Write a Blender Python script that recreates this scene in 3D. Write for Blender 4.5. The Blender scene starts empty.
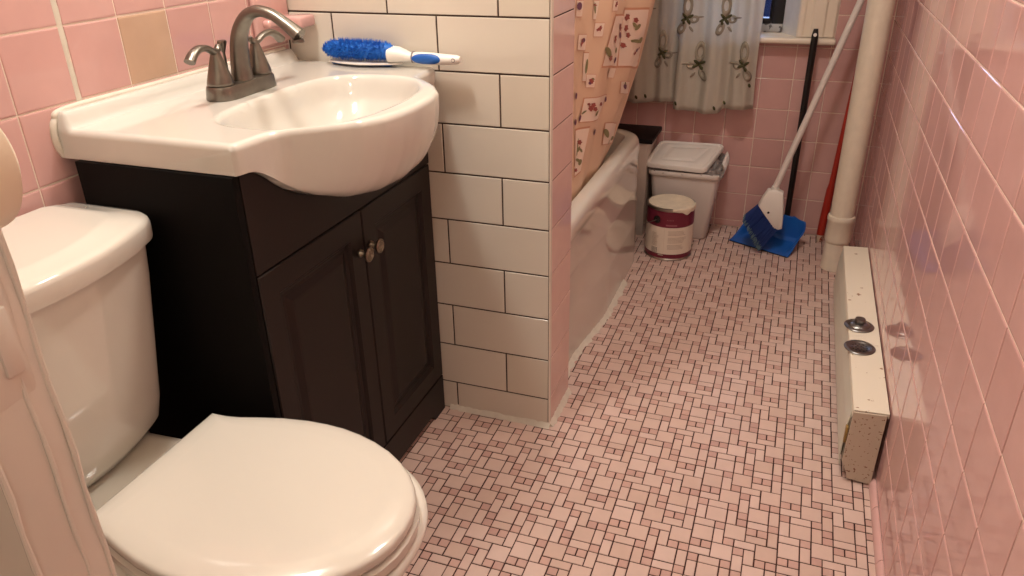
import bpy, bmesh, math, random
from mathutils import Vector, Matrix
random.seed(7)
SC = bpy.context.scene
COL = SC.collection
PI = math.pi

# ------------------------------------------------------------------ materials
def srgb(r, g, b):
    f = lambda c: c/12.92 if c <= .04045 else ((c+.055)/1.055)**2.4
    return (f(r/255), f(g/255), f(b/255), 1)

def mat(name, col, rough=.5, metal=0.0, coat=0.0, var=0.0, vscale=8.0, bump=0.0, bscale=60.0, spec=.5, trans=0.0, sheen=0.0, sss=0.0):
    m = bpy.data.materials.new(name); m.use_nodes = True
    nt = m.node_tree; b = nt.nodes['Principled BSDF']
    b.inputs['Base Color'].default_value = col
    b.inputs['Roughness'].default_value = rough
    b.inputs['Metallic'].default_value = metal
    b.inputs['Coat Weight'].default_value = coat
    b.inputs['Coat Roughness'].default_value = .06
    b.inputs['Specular IOR Level'].default_value = spec
    b.inputs['Transmission Weight'].default_value = trans
    b.inputs['Sheen Weight'].default_value = sheen
    tc = nt.nodes.new('ShaderNodeTexCoord')
    if var:
        n = nt.nodes.new('ShaderNodeTexNoise'); n.inputs['Scale'].default_value = vscale
        n.inputs['Detail'].default_value = 5
        nt.links.new(tc.outputs['Object'], n.inputs['Vector'])
        mx = nt.nodes.new('ShaderNodeMixRGB'); mx.blend_type = 'MULTIPLY'
        mx.inputs['Color1'].default_value = col
        rp = nt.nodes.new('ShaderNodeValToRGB')
        rp.color_ramp.elements[0].position = .3; rp.color_ramp.elements[1].position = .7
        lo = 1-var
        rp.color_ramp.elements[0].color = (lo, lo, lo, 1); rp.color_ramp.elements[1].color = (1, 1, 1, 1)
        nt.links.new(n.outputs['Fac'], rp.inputs['Fac'])
        mx.inputs['Fac'].default_value = 1
        nt.links.new(rp.outputs['Color'], mx.inputs['Color2'])
        nt.links.new(mx.outputs['Color'], b.inputs['Base Color'])
    if bump:
        n2 = nt.nodes.new('ShaderNodeTexNoise'); n2.inputs['Scale'].default_value = bscale
        n2.inputs['Detail'].default_value = 3
        nt.links.new(tc.outputs['Object'], n2.inputs['Vector'])
        bp = nt.nodes.new('ShaderNodeBump'); bp.inputs['Strength'].default_value = bump
        bp.inputs['Distance'].default_value = .002
        nt.links.new(n2.outputs['Fac'], bp.inputs['Height'])
        nt.links.new(bp.outputs['Normal'], b.inputs['Normal'])
    return m

def cloth(name, col, through=.45):
    """thin woven cloth that lets some light through"""
    m = mat(name, col, .85, var=.06, vscale=40, bump=.2, bscale=300)
    nt = m.node_tree; b = nt.nodes['Principled BSDF']; o = nt.nodes['Material Output']
    t = nt.nodes.new('ShaderNodeBsdfTranslucent'); t.inputs['Color'].default_value = col
    mx = nt.nodes.new('ShaderNodeMixShader'); mx.inputs['Fac'].default_value = through
    nt.links.new(b.outputs[0], mx.inputs[1]); nt.links.new(t.outputs[0], mx.inputs[2]); nt.links.new(mx.outputs[0], o.inputs['Surface'])
    return m

def chipped(name, col, chip, rough=.4, scale=30.0, amount=.62):
    """paint with worn spots that show another colour"""
    m = mat(name, col, rough)
    nt = m.node_tree; b = nt.nodes['Principled BSDF']
    tc = nt.nodes.new('ShaderNodeTexCoord')
    n = nt.nodes.new('ShaderNodeTexNoise'); n.inputs['Scale'].default_value = scale; n.inputs['Detail'].default_value = 7
    nt.links.new(tc.outputs['Object'], n.inputs['Vector'])
    rp = nt.nodes.new('ShaderNodeValToRGB')
    rp.color_ramp.elements[0].position = amount; rp.color_ramp.elements[1].position = amount+.02
    nt.links.new(n.outputs['Fac'], rp.inputs['Fac'])
    mx = nt.nodes.new('ShaderNodeMixRGB')
    mx.inputs['Color1'].default_value = col; mx.inputs['Color2'].default_value = chip
    nt.links.new(rp.outputs['Color'], mx.inputs['Fac'])
    nt.links.new(mx.outputs['Color'], b.inputs['Base Color'])
    return m

# ------------------------------------------------------------------ mesh builder
class MB:
    def __init__(s):
        s.v = []; s.f = []; s.m = []; s.sm = []
    def add(s, verts, faces, mi=0, smooth=True):
        o = len(s.v); s.v += [tuple(p) for p in verts]
        for f in faces:
            s.f.append(tuple(i+o for i in f)); s.m.append(mi); s.sm.append(smooth)
        return s
    def quad(s, a, b, c, d, mi=0, smooth=False):
        return s.add([a, b, c, d], [(0, 1, 2, 3)], mi, smooth)
    def box(s, x0, x1, y0, y1, z0, z1, mi=0, bev=0.0, seg=2, M=None):
        if bev <= 0:
            vs = [(x, y, z) for x in (x0, x1) for y in (y0, y1) for z in (z0, z1)]
            fs = [(0, 1, 3, 2), (4, 6, 7, 5), (0, 4, 5, 1), (2, 3, 7, 6), (0, 2, 6, 4), (1, 5, 7, 3)]
        else:
            bm = bmesh.new(); bmesh.ops.create_cube(bm, size=1)
            for v in bm.verts:
                v.co = Vector(((x0+x1)/2+v.co.x*(x1-x0), (y0+y1)/2+v.co.y*(y1-y0), (z0+z1)/2+v.co.z*(z1-z0)))
            bmesh.ops.bevel(bm, geom=bm.edges[:], offset=bev, segments=seg, affect='EDGES', profile=.5)
            bm.verts.index_update()
            vs = [tuple(v.co) for v in bm.verts]; fs = [tuple(v.index for v in f.verts) for f in bm.faces]; bm.free()
        if M is not None: vs = [tuple(M @ Vector(p)) for p in vs]
        return s.add(vs, fs, mi, bev > 0)
    def loft(s, rings, mi=0, cap0=True, cap1=True, closed=True, smooth=True):
        n = len(rings[0]); vs = [p for r in rings for p in r]; fs = []
        for i in range(len(rings)-1):
            for j in range(n if closed else n-1):
                k = (j+1) % n
                fs.append((i*n+j, i*n+k, (i+1)*n+k, (i+1)*n+j))
        if cap0: fs.append(tuple(range(n-1, -1, -1)))
        if cap1: fs.append(tuple(range((len(rings)-1)*n, len(rings)*n)))
        return s.add(vs, fs, mi, smooth)
    def lathe(s, prof, c=(0, 0, 0), n=32, mi=0, axis=(0, 0, 1), cap0=True, cap1=True, mis=None):
        """prof: (r, h) along axis"""
        A = Vector(axis).normalized()
        U = A.orthogonal().normalized(); V = A.cross(U)
        C = Vector(c)
        rings = [[C + A*h + (U*math.cos(2*PI*j/n)+V*math.sin(2*PI*j/n))*r for j in range(n)] for r, h in prof]
        if mis is None: return s.loft(rings, mi, cap0, cap1)
        for i in range(len(rings)-1):
            s.loft(rings[i:i+2], mis[i], cap0 and i == 0, cap1 and i == len(rings)-2)
        return s
    def tube(s, pts, rad, n=12, mi=0, cap=True, sx=1.0, sy=1.0, up=None):
        pts = [Vector(p) for p in pts]
        if not isinstance(rad, (list, tuple)): rad = [rad]*len(pts)
        rings = []; U = None
        for i, p in enumerate(pts):
            t = (pts[min(i+1, len(pts)-1)]-pts[max(i-1, 0)]).normalized()
            if U is None:
                U = (Vector(up)-t*Vector(up).dot(t)).normalized() if up else t.orthogonal().normalized()
            else:
                U = (U-t*U.dot(t)).normalized()
            V = t.cross(U); r = rad[i]
            rings.append([p + U*math.cos(2*PI*j/n)*r*sx + V*math.sin(2*PI*j/n)*r*sy for j in range(n)])
        return s.loft(rings, mi, cap, cap)
    def grid(s, fn, nu, nv, mi=0, smooth=True, flip=False):
        vs = [fn(i/nu, j/nv) for i in range(nu+1) for j in range(nv+1)]
        fs = []
        for i in range(nu):
            for j in range(nv):
                a = i*(nv+1)+j
                q = (a, a+nv+1, a+nv+2, a+1)
                fs.append(q[::-1] if flip else q)
        return s.add(vs, fs, mi, smooth)
    def poly(s, pts, nrm, th, mi=0, smooth=False):
        """flat polygon given thickness th along nrm"""
        N = Vector(nrm); a = [Vector(p) for p in pts]; b = [p+N*th for p in a]
        return s.loft([a, b], mi, True, True, True, smooth)
    def build(s, name, mats, parent=None, loc=(0, 0, 0), angle=40, sub=0, solid=0.0, bevel=0.0, kind=None):
        me = bpy.data.meshes.new(name)
        base = Vector(parent['_o']) if parent is not None else Vector(loc)
        me.from_pydata([tuple(Vector(p)-base) for p in s.v], [], s.f)
        if not isinstance(mats, (list, tuple)): mats = [mats]
        for m in mats: me.materials.append(m)
        me.polygons.foreach_set('material_index', s.m)
        me.polygons.foreach_set('use_smooth', s.sm)
        bm = bmesh.new(); bm.from_mesh(me)
        bmesh.ops.recalc_face_normals(bm, faces=bm.faces[:]) if kind != 'raw' else None
        for e in bm.edges:
            if len(e.link_faces) == 2 and e.calc_face_angle(0) > math.radians(angle): e.smooth = False
        bm.to_mesh(me); bm.free(); me.update()
        o = bpy.data.objects.new(name, me); COL.objects.link(o)
        if parent is not None:
            o.parent = parent
            o.location = (0, 0, 0)
            o['_o'] = parent['_o']
        else:
            o.location = loc
            o['_o'] = tuple(loc)
        if solid:
            md = o.modifiers.new('Solidify', 'SOLIDIFY'); md.thickness = solid; md.offset = 0
        if bevel:
            md = o.modifiers.new('Bevel', 'BEVEL'); md.width = bevel; md.segments = 3; md.limit_method = 'ANGLE'; md.angle_limit = math.radians(40)
        if sub:
            md = o.modifiers.new('Subdivision', 'SUBSURF'); md.levels = sub; md.render_levels = sub
        return o

def thing(name, label, cat, loc=(0, 0, 0), group=None):
    o = bpy.data.objects.new(name, None); COL.objects.link(o); o.location = loc; o['_o'] = tuple(loc)
    o.empty_display_size = .05
    o['label'] = label; o['category'] = cat
    if group: o['group'] = group
    return o
def tag(o, label, cat, group=None):
    o['label'] = label; o['category'] = cat
    if group: o['group'] = group
    return o
def structure(o, label=None, cat=None):
    o['kind'] = 'structure'
    if label: o['label'] = label
    if cat: o['category'] = cat
    return o
def lerp(a, b, t): return a+(b-a)*t
def interp(x, xs, ys):
    if x <= xs[0]: return ys[0]
    for i in range(len(xs)-1):
        if x <= xs[i+1]: return lerp(ys[i], ys[i+1], (x-xs[i])/(xs[i+1]-xs[i]))
    return ys[-1]
def smoothstep(a, b, x):
    t = min(1, max(0, (x-a)/(b-a))); return t*t*(3-2*t)
def catmull(pts, n=8):
    P = [Vector(p) for p in pts]; P = [P[0]*2-P[1]]+P+[P[-1]*2-P[-2]]; out = []
    for i in range(1, len(P)-2):
        for k in range(n):
            t = k/n
            out.append(.5*((2*P[i])+(P[i+1]-P[i-1])*t+(2*P[i-1]-5*P[i]+4*P[i+1]-P[i+2])*t*t+(3*P[i]-P[i-1]-3*P[i+1]+P[i+2])*t**3))
    out.append(P[-2]); return out
CURTAIN_BOXES = [[(0.622, 1.007), (0.908, 0.971), (1.14, 0.582), (0.737, 0.667)], [(0.49, 0.994), (0.653, 0.969), (0.737, 0.667), (0.45, 0.725)], [(0.324, 0.974), (0.407, 0.963), (0.405, 0.891), (0.325, 0.902)], [(0.149, 0.949), (0.268, 0.927), (0.272, 0.844), (0.152, 0.87)], [(0.085, 1.114), (0.184, 1.103), (0.181, 1.024), (0.085, 1.037)], [(0.447, 1.07), (0.496, 1.063), (0.503, 1.007), (0.447, 1.015)], [(0.311, 0.718), (0.409, 0.7), (0.415, 0.626), (0.323, 0.643)], [(0.252, 0.842), (0.309, 0.83), (0.315, 0.675), (0.277, 0.684)], [(0.819, 0.574), (1.07, 0.522), (1.134, 0.431), (0.853, 0.494)], [(0.316, 0.593), (0.692, 0.529), (0.567, 0.412), (0.299, 0.462)], [(0.263, 0.44), (0.448, 0.412), (0.434, 0.154), (0.345, 0.142)], [(0.764, 0.349), (1.097, 0.264), (1.176, 0.114), (0.81, 0.201)], [(0.581, 0.696), (0.733, 0.668), (0.728, 0.611), (0.575, 0.641)], [(0.291, 1.087), (0.338, 1.081), (0.326, 0.986), (0.301, 0.99)]]
CURTAIN_MOTIFS = [(0.797, 0.918, 0.008, -0.002, 0.002, -0.006, 3.5, 3, 0, 'red'), (0.698, 0.948, 0.013, -0.002, 0.003, -0.006, 3, 4, 0.5, 'red'), (0.72, 0.887, 0.011, -0.002, 0.003, -0.006, 2.5, 4, 0.3, 'red'), (0.761, 0.843, 0.009, -0.002, 0.002, -0.006, 3, 3, 0, 'red'), (0.618, 0.906, 0.025, -0.004, 0.007, -0.006, 2, 5, 0.2, 'red'), (0.652, 0.859, 0.02, -0.003, 0.005, -0.006, 2, 4, 0, 'purple'), (0.56, 0.853, 0.024, -0.005, 0.004, -0.006, 1.5, 5, 0.2, 'red'), (0.735, 0.792, 0.011, -0.002, 0.003, -0.006, 4, 3, 0.4, 'red'), (0.496, 0.798, 0.015, -0.003, 0.003, -0.005, 3, 8, -0.2, 'green'), (0.552, 0.754, 0.025, -0.005, 0.005, -0.006, 2.5, 4, 0.4, 'red'), (0.833, 0.874, 0.01, -0.002, 0.003, -0.006, 2, 5, 0.7, 'green'), (0.8, 0.89, 0.009, -0.001, 0.003, -0.006, 2, 4, -0.6, 'green'), (0.868, 0.79, 0.013, -0.002, 0.004, -0.006, 6, 2.2, 0.2, 'green'), (0.93, 0.786, 0.031, -0.005, 0.009, -0.007, 2.5, 5, 0.6, 'green'), (0.824, 0.798, 0.01, -0.002, 0.003, -0.006, 2.5, 1.5, 0, 'green'), (0.912, 0.732, 0.024, -0.004, 0.007, -0.007, 1, 3, 0.5, 'purple'), (0.893, 0.718, 0.018, -0.003, 0.005, -0.006, 1, 3, 0.5, 'red'), (0.947, 0.738, 0.043, -0.007, 0.012, -0.008, 1, 2.5, 0.5, 'red'), (0.64, 0.78, 0.024, -0.004, 0.006, -0.006, 1.5, 4, 0.3, 'green'), (0.672, 0.721, 0.018, -0.003, 0.004, -0.006, 1.2, 4, 0.3, 'purple'), (0.361, 0.937, 0.008, -0.001, 0.001, -0.005, 4, 2, -0.5, 'red'), (0.371, 0.94, 0.008, -0.001, 0.002, -0.005, 1.5, 4, 0.3, 'red'), (0.212, 0.899, 0.014, -0.003, 0.002, -0.005, 1.5, 6, 0.3, 'red'), (0.229, 0.905, 0.012, -0.002, 0.002, -0.005, 2, 3, 0.2, 'purple'), (0.121, 1.083, 0.015, -0.002, 0.001, -0.004, 3, 6, 0.1, 'purple'), (0.306, 1.047, 0.008, -0.001, 0.001, -0.005, 1.2, 7, 0, 'green'), (0.303, 1.062, 0.008, -0.001, 0.001, -0.005, 2.5, 1.2, 0.3, 'red'), (0.475, 1.046, 0.011, -0.001, 0.002, -0.005, 1.2, 4, 0.3, 'red'), (0.367, 0.671, 0.01, -0.002, 0.002, -0.006, 3, 3, 0, 'red'), (0.379, 0.679, 0.01, -0.002, 0.002, -0.005, 2, 2, 0, 'green'), (0.356, 0.662, 0.01, -0.002, 0.001, -0.005, 2, 2, 0.4, 'purple'), (0.298, 0.761, 0.009, -0.002, 0.001, -0.005, 1.7, 10, 0.1, 'green'), (0.914, 0.522, 0.032, -0.006, 0.009, -0.008, 3.2, 3.6, 0, 'purple'), (0.89, 0.547, 0.021, -0.004, 0.006, -0.007, 1, 2, 0, 'green'), (0.41, 0.519, 0.012, -0.003, 0.003, -0.006, 3, 4, 0.3, 'red'), (0.434, 0.53, 0.012, -0.002, 0.002, -0.006, 3, 3, 0.2, 'red'), (0.47, 0.5, 0.015, -0.004, 0.003, -0.006, 2.5, 3, 0.1, 'red'), (0.554, 0.504, 0.031, -0.009, 0.006, -0.008, 2.5, 3, 0.3, 'red'), (0.667, 0.505, 0.023, -0.004, 0.006, -0.007, 2, 4, 0.3, 'purple'), (0.339, 0.511, 0.012, -0.002, 0.002, -0.005, 1.2, 4, 0.9, 'green'), (0.303, 0.488, 0.012, -0.003, 0.002, -0.006, 1.2, 4, 0.3, 'purple'), (0.508, 0.467, 0.02, -0.006, 0.004, -0.007, 1.2, 4, 0.5, 'green'), (0.38, 0.546, 0.011, -0.002, 0.002, -0.005, 2, 2, 0.2, 'red'), (0.339, 0.347, 0.013, -0.003, 0.002, -0.006, 3, 3, 0, 'red'), (0.34, 0.308, 0.013, -0.003, 0.002, -0.006, 1.5, 4, 0.4, 'green'), (0.375, 0.294, 0.014, -0.003, 0.003, -0.006, 1.5, 3, -0.4, 'green'), (0.356, 0.242, 0.014, -0.003, 0.002, -0.006, 3.5, 2, 0.6, 'green'), (0.39, 0.223, 0.015, -0.004, 0.002, -0.007, 2, 4, 0.3, 'green'), (0.349, 0.187, 0.015, -0.004, 0.003, -0.007, 1.5, 2.5, 0.2, 'red'), (0.322, 0.324, 0.014, -0.004, 0.002, -0.006, 0.6, 12, 0.1, 'green'), (0.834, 0.266, 0.017, -0.005, 0.005, -0.007, 3, 7, -0.2, 'green'), (1.1, 0.167, 0.03, -0.009, 0.012, -0.01, 4, 3, -0.7, 'green'), (1.0, 0.171, 0.077, -0.022, 0.037, -0.016, 2, 4, 0.3, 'green'), (0.543, 0.349, 0.033, -0.01, 0.006, -0.007, 1.3, 5, 0.4, 'purple'), (0.212, 0.63, 0.016, -0.005, 0.002, -0.006, 1.2, 4, 0.1, 'purple'), (0.25, 0.482, 0.015, -0.005, 0.002, -0.006, 1.2, 4, 0.1, 'purple')]
# ------------------------------------------------------------------ camera
CAM = dict(cx=0.4483, cy=-1.4608, cz=1.1328, yaw=-0.353, pitch=-0.4594, roll=-0.0187, f=770.48)
def make_camera():
    cd = bpy.data.cameras.new('camera'); co = bpy.data.objects.new('camera', cd); COL.objects.link(co)
    yaw, pit, rl = CAM['yaw'], CAM['pitch'], CAM['roll']
    F = Vector((math.sin(yaw)*math.cos(pit), math.cos(yaw)*math.cos(pit), math.sin(pit)))
    Rt = Vector((math.cos(yaw), -math.sin(yaw), 0)); Up = Rt.cross(F)
    r2 = Rt*math.cos(rl)+Up*math.sin(rl); u2 = Up*math.cos(rl)-Rt*math.sin(rl)
    M = Matrix((r2, u2, -F)).transposed().to_4x4(); M.translation = Vector((CAM['cx'], CAM['cy'], CAM['cz']))
    co.matrix_world = M
    cd.sensor_fit = 'HORIZONTAL'; cd.sensor_width = 36; cd.lens = CAM['f']/1024*36; cd.clip_start = .01
    SC.camera = co
make_camera()

XL, XR, YB, YF, ZC = -.591, .7261, 1.462, -2.35, 2.35
P = .1091

# ------------------------------------------------------------------ materials
PINK = srgb(224, 170, 165)
M_pink = [mat('pink_tile', srgb(209, 165, 160), .055, coat=.0, var=.05, vscale=20), mat('pink_tile_pale', srgb(212, 169, 164), .055, coat=.0, var=.05, vscale=20), mat('pink_tile_deep', srgb(205, 160, 155), .055, coat=.0, var=.05, vscale=20)]
M_grout_pink = mat('pinkish_grout', srgb(238, 220, 206), .7, var=.12, vscale=30)
M_grout_white = mat('white_caulk', srgb(216, 208, 194), .5, var=.12, vscale=40, bump=.4, bscale=90)
M_grout_dark = mat('dark_grout', srgb(70, 52, 42), .9, var=.3, vscale=50)
M_tan = mat('tan_tile', srgb(200, 167, 144), .2, coat=.3, var=.1, vscale=14)
M_white_tile = [mat('white_tile', srgb(216, 209, 196), .13, coat=.35), mat('white_tile_warm', srgb(213, 205, 190), .13, coat=.35)]
M_floor_big = [mat('floor_pink', srgb(207, 180, 169), .3, var=.06, vscale=30), mat('floor_pink_pale', srgb(211, 185, 175), .3, var=.06, vscale=30), mat('floor_pink_warm', srgb(202, 174, 162), .3, var=.06, vscale=30)]
M_floor_small = [mat('floor_rose', srgb(198, 163, 152), .32, var=.1, vscale=40), mat('floor_rose_deep', srgb(191, 155, 145), .32, var=.1, vscale=40)]
M_floor_grout = mat('floor_grout', srgb(66, 36, 30), .9, var=.35, vscale=25)
M_plaster = mat('cream_plaster', srgb(232, 220, 204), .7, var=.05, bump=.2)
M_porc = mat('white_porcelain', srgb(212, 207, 197), .08, coat=.4)
M_porc_warm = mat('white_toilet_plastic', srgb(206, 200, 190), .13, coat=.35)
M_sink = mat('white_cultured_marble', srgb(204, 200, 192), .12, coat=.4)
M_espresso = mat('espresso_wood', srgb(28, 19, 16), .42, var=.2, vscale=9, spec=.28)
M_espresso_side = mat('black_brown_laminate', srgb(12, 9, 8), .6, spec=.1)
M_nickel = mat('brushed_nickel', srgb(128, 122, 114), .33, metal=1, var=.12, vscale=90, bump=.05, bscale=200)
M_knob = mat('pewter', srgb(150, 138, 122), .35, metal=1, var=.3, vscale=120)
M_strainer = mat('steel_strainer', srgb(140, 138, 136), .3, metal=1, var=.25, vscale=80)
M_rubber = mat('black_rubber', srgb(22, 21, 22), .5)
M_black = mat('black_plastic', srgb(20, 18, 18), .4)
M_paint = mat('glossy_door_paint', srgb(222, 218, 206), .22, coat=.2, bump=.3, bscale=22)
M_pipe = mat('cream_pipe_paint', srgb(232, 222, 204), .3, coat=.1, var=.08, vscale=30, bump=.5, bscale=60)
M_blue = mat('blue_plastic', srgb(24, 92, 178), .35)
M_blue_br = mat('blue_bristle', srgb(20, 106, 200), .6)
M_navy_br = mat('navy_bristle', srgb(22, 50, 116), .6)
M_teal_br = mat('grey_teal_bristle', srgb(104, 130, 138), .7)
M_wplastic = mat('white_plastic', srgb(232, 228, 222), .35)
M_bin = mat('off_white_bin_plastic', srgb(224, 216, 210), .42)
M_bag = mat('grey_bag', srgb(128, 120, 118), .35)
M_maroon = mat('maroon_label', srgb(112, 30, 52), .35)
M_label = mat('cream_label', srgb(228, 216, 200), .45)
M_ltext = mat('faded_label_print', srgb(176, 160, 146), .5)
M_barcode = mat('barcode_print', srgb(60, 52, 48), .5)
M_tin = mat('tin', srgb(170, 165, 158), .3, metal=1)
M_dpaint = mat('dried_cream_paint', srgb(234, 222, 200), .5, var=.15, vscale=40, bump=.5, bscale=60)
M_red = mat('red_painted_wood', srgb(168, 44, 30), .35)
M_curtain = mat('peach_curtain_vinyl', srgb(228, 200, 172), .45)
M_cbox = mat('cream_print', srgb(240, 224, 208), .45)
M_cline = mat('tan_print_line', srgb(212, 160, 128), .45)
M_cred = mat('rose_print', srgb(156, 80, 72), .5)
M_cgreen = mat('olive_print', srgb(136, 134, 92), .5)
M_cpurple = mat('plum_print', srgb(110, 62, 92), .5)
M_wcur = cloth('grey_window_curtain', srgb(224, 219, 207))
M_wflow = mat('grey_print', srgb(158, 150, 134), .8)
M_wolive = mat('dark_olive_print', srgb(78, 76, 46), .8)
M_sash = mat('black_sash', srgb(22, 22, 26), .4)
M_heater = chipped('chipped_cream_enamel', srgb(226, 217, 199), srgb(150, 116, 84), .35, 45, .68)
M_heater_end = chipped('chipped_shaded_enamel', srgb(190, 176, 158), srgb(128, 88, 66), .4, 160, .63)  # darker copy of the cover enamel, the end cap's shade put into the colour
M_heater_pan = mat('pale_green_enamel', srgb(214, 214, 198), .35, var=.1)
M_ledge = mat('grey_ledge_panel', srgb(196, 184, 174), .3, var=.1, vscale=6)
M_blackstone = mat('black_stone', srgb(22, 17, 18), .5, spec=.15)

# ------------------------------------------------------------------ tiles
def tile(mb, O, U, V, N, u0, u1, v0, v1, mi, h=.0017, g=.0014, ch=.0030, tilt=.0012):
    """a raised tile with cushioned edges on the wall plane whose face is at height 0 (backing at -h)"""
    rs = []
    a, b = random.uniform(-tilt, tilt), random.uniform(-tilt, tilt)
    for ins, hh in ((g, -h), (g, -.0009), (g+ch*.35, -.0003), (g+ch, 0)):
        if u1-u0 < 2*ins+.001 or v1-v0 < 2*ins+.001: ins = min(u1-u0, v1-v0)/2-.0006
        if ins <= 0: return
        ring = []
        for (u, v) in ((u0+ins, v0+ins), (u1-ins, v0+ins), (u1-ins, v1-ins), (u0+ins, v1-ins)):
            dz = (a*(u-(u0+u1)/2)+b*(v-(v0+v1)/2)) if hh > -.001 else 0
            ring.append(O+U*u+V*v+N*(hh+dz*3))
        rs.append(ring)
    mb.loft(rs, mi, False, True, True, False)
def clip_cells(cells, hole):
    out = []; hu0, hu1, hv0, hv1 = hole
    for (u0, u1, v0, v1) in cells:
        if u1 <= hu0 or u0 >= hu1 or v1 <= hv0 or v0 >= hv1: out.append((u0, u1, v0, v1)); continue
        if u0 < hu0: out.append((u0, hu0, v0, v1)); u0 = hu0
        if u1 > hu1: out.append((hu1, u1, v0, v1)); u1 = hu1
        if v0 < hv0: out.append((u0, u1, v0, hv0))
        if v1 > hv1: out.append((u0, u1, hv1, v1))
    return out
def grid_cells(u0, u1, v0, v1, uo, vo, p):
    cs = []
    i0 = math.floor((u0-uo)/p); j0 = math.floor((v0-vo)/p)
    i = i0
    while uo+i*p < u1-.004:
        j = j0
        while vo+j*p < v1-.004:
            a, b, c, d = max(u0, uo+i*p), min(u1, uo+(i+1)*p), max(v0, vo+j*p), min(v1, vo+(j+1)*p)
            if b-a > .006 and d-c > .006: cs.append((a, b, c, d))
            j += 1
        i += 1
    return cs
ZT = 1.39   # top of the tiling
X3, Y3, Z3 = Vector((1, 0, 0)), Vector((0, 1, 0)), Vector((0, 0, 1))

# right wall
mb = MB(); G = .0017
mb.box(XR+G, XR+.12, YF, YB+.2, -.1, ZT, 0)
mb.box(XR+G-.003, XR+.12, YF, YB+.2, ZT, ZC, 4)
for (a, b, c, d) in grid_cells(YF, YB, .018, ZT, -.3967, .8909-8*P, P):
    tile(mb, Vector((XR, 0, 0)), Y3, Z3, -X3, a, b, c, d, 1+random.choice((0, 0, 0, 1, 2)))
structure(mb.build('wall_right', [M_grout_pink]+M_pink+[M_plaster], angle=25))
# left wall
mb = MB()
mb.box(XL-.12, XL-G, YF, YB+.2, -.1, ZT, 0)
mb.box(XL-.12, XL, YF, YB+.2, ZT, ZC, 4)
for (a, b, c, d) in grid_cells(YF, -.003, .0, ZT, -.5602, .9854-9*P, P):
    mi = 1+random.choice((0, 0, 1, 2))
    if abs(a-(-.5602+P)) < .01 and abs(c-(.9854-P)) < .01: mi = 5
    if abs(a+.5602) < .01: a += .004
    if abs(b+.5602) < .01: b -= .0035
    tile(mb, Vector((XL, 0, 0)), Y3, Z3, X3, a, b, c, d, mi)
for (a, b, c, d) in grid_cells(.168, YB, .0, ZT, -.5602, .9854-9*P, P):
    tile(mb, Vector((XL, 0, 0)), Y3, Z3, X3, a, b, c, d, 1+random.choice((0, 0, 1, 2)))
# wide caulked joint
mb.grid(lambda u, v: (XL+.0012*math.sin(PI*v)-.0015+.0006*math.sin(u*70), -.5602+(v-.5)*(.0105+.002*math.sin(u*31)), .86+u*.5), 40, 4, 6)
structure(mb.build('wall_left', [M_grout_pink]+M_pink+[M_plaster, M_tan, M_grout_white], angle=25))
# back wall with the window opening
WX0, WX1, WZ0, WZ1 = -.30, .432, .715, 1.75
mb = MB()
y0, y1 = YB+G, YB+.16
for (a, b, c, d) in ((XL-.1, WX0, -.1, ZC), (WX1, XR+.1, -.1, ZC), (WX0, WX1, -.1, WZ0-.01), (WX0, WX1, WZ1, ZC)):
    mb.box(a, b, y0, y1, c, d, 0)
cells = grid_cells(XL, XR, 0, ZT, .33, .4626-5*P, P)
cells = clip_cells(cells, (-.42, .553, .695, 2))
for (a, b, c, d) in cells: tile(mb, Vector((0, YB, 0)), X3, Z3, -Y3, a, b, c, d, 1+random.choice((0, 0, 1, 2)))
mb.box(XL, XR, YB, y0+.01, ZT, ZC, 4) if False else None
structure(mb.build('wall_back', [M_grout_pink]+M_pink+[M_plaster], angle=25))
# wall behind the photographer
mb = MB(); mb.box(XL-.12, XR+.12, YF-.1, YF, -.1, ZC, 0)
structure(mb.build('wall_front', [M_plaster]))
mb = MB(); mb.box(XL-.12, XR+.12, YF-.1, YB+.2, ZC, ZC+.1, 0)
structure(mb.build('ceiling', [M_plaster]))

# partition: white subway face, pink end
PS, Z8, XJ, TL = .108, .0786, -.1081, .2400
mb = MB()
mb.box(XL-.002, -G, G, .165-G, -.05, ZC, 0)
for k in range(-1, 21):
    z0 = max(0, Z8+k*PS); z1 = min(ZC, Z8+(k+1)*PS)
    if z1 <= z0: continue
    xs = [0.0]
    x = XJ if k % 2 == 0 else -TL
    while x > XL: xs.append(x); x -= TL
    xs.append(XL)
    for i in range(len(xs)-1):
        if xs[i]-xs[i+1] > .004:
            tile(mb, Vector((0, 0, 0)), X3, Z3, -Y3, xs[i+1], xs[i]-(.003 if i == 0 else 0), z0, z1, 1+random.choice((0, 0, 1)), g=.0017, ch=.0013, tilt=.0006)
    # pink bullnose end tiles
    tile(mb, Vector((0, 0, 0)), Y3, Z3, X3, .012, .165, z0, z1, 3, g=.0012, ch=.001)
    tile(mb, Vector((0, .165, 0)), X3, Z3, Y3, XL, 0, z0, z1, 3+random.choice((0, 1)), g=.0009)
# rounded white corner trim
ring = lambda z: [(-.0030, 0, z), (-.0012, .0006, z), (-.0003, .0020, z), (0, .004, z), (0, .0125, z), (-.006, .0125, z), (-.006, 0.003, z), (-.003, .003, z)]
mb.loft([ring(0), ring(ZC)], 5)
structure(mb.build('wall_partition', [M_grout_dark]+M_white_tile+[mat('pale_pink_tile', srgb(218, 188, 180), .075, var=.05, vscale=20), M_pink[0], M_white_tile[0]], angle=25))

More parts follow.
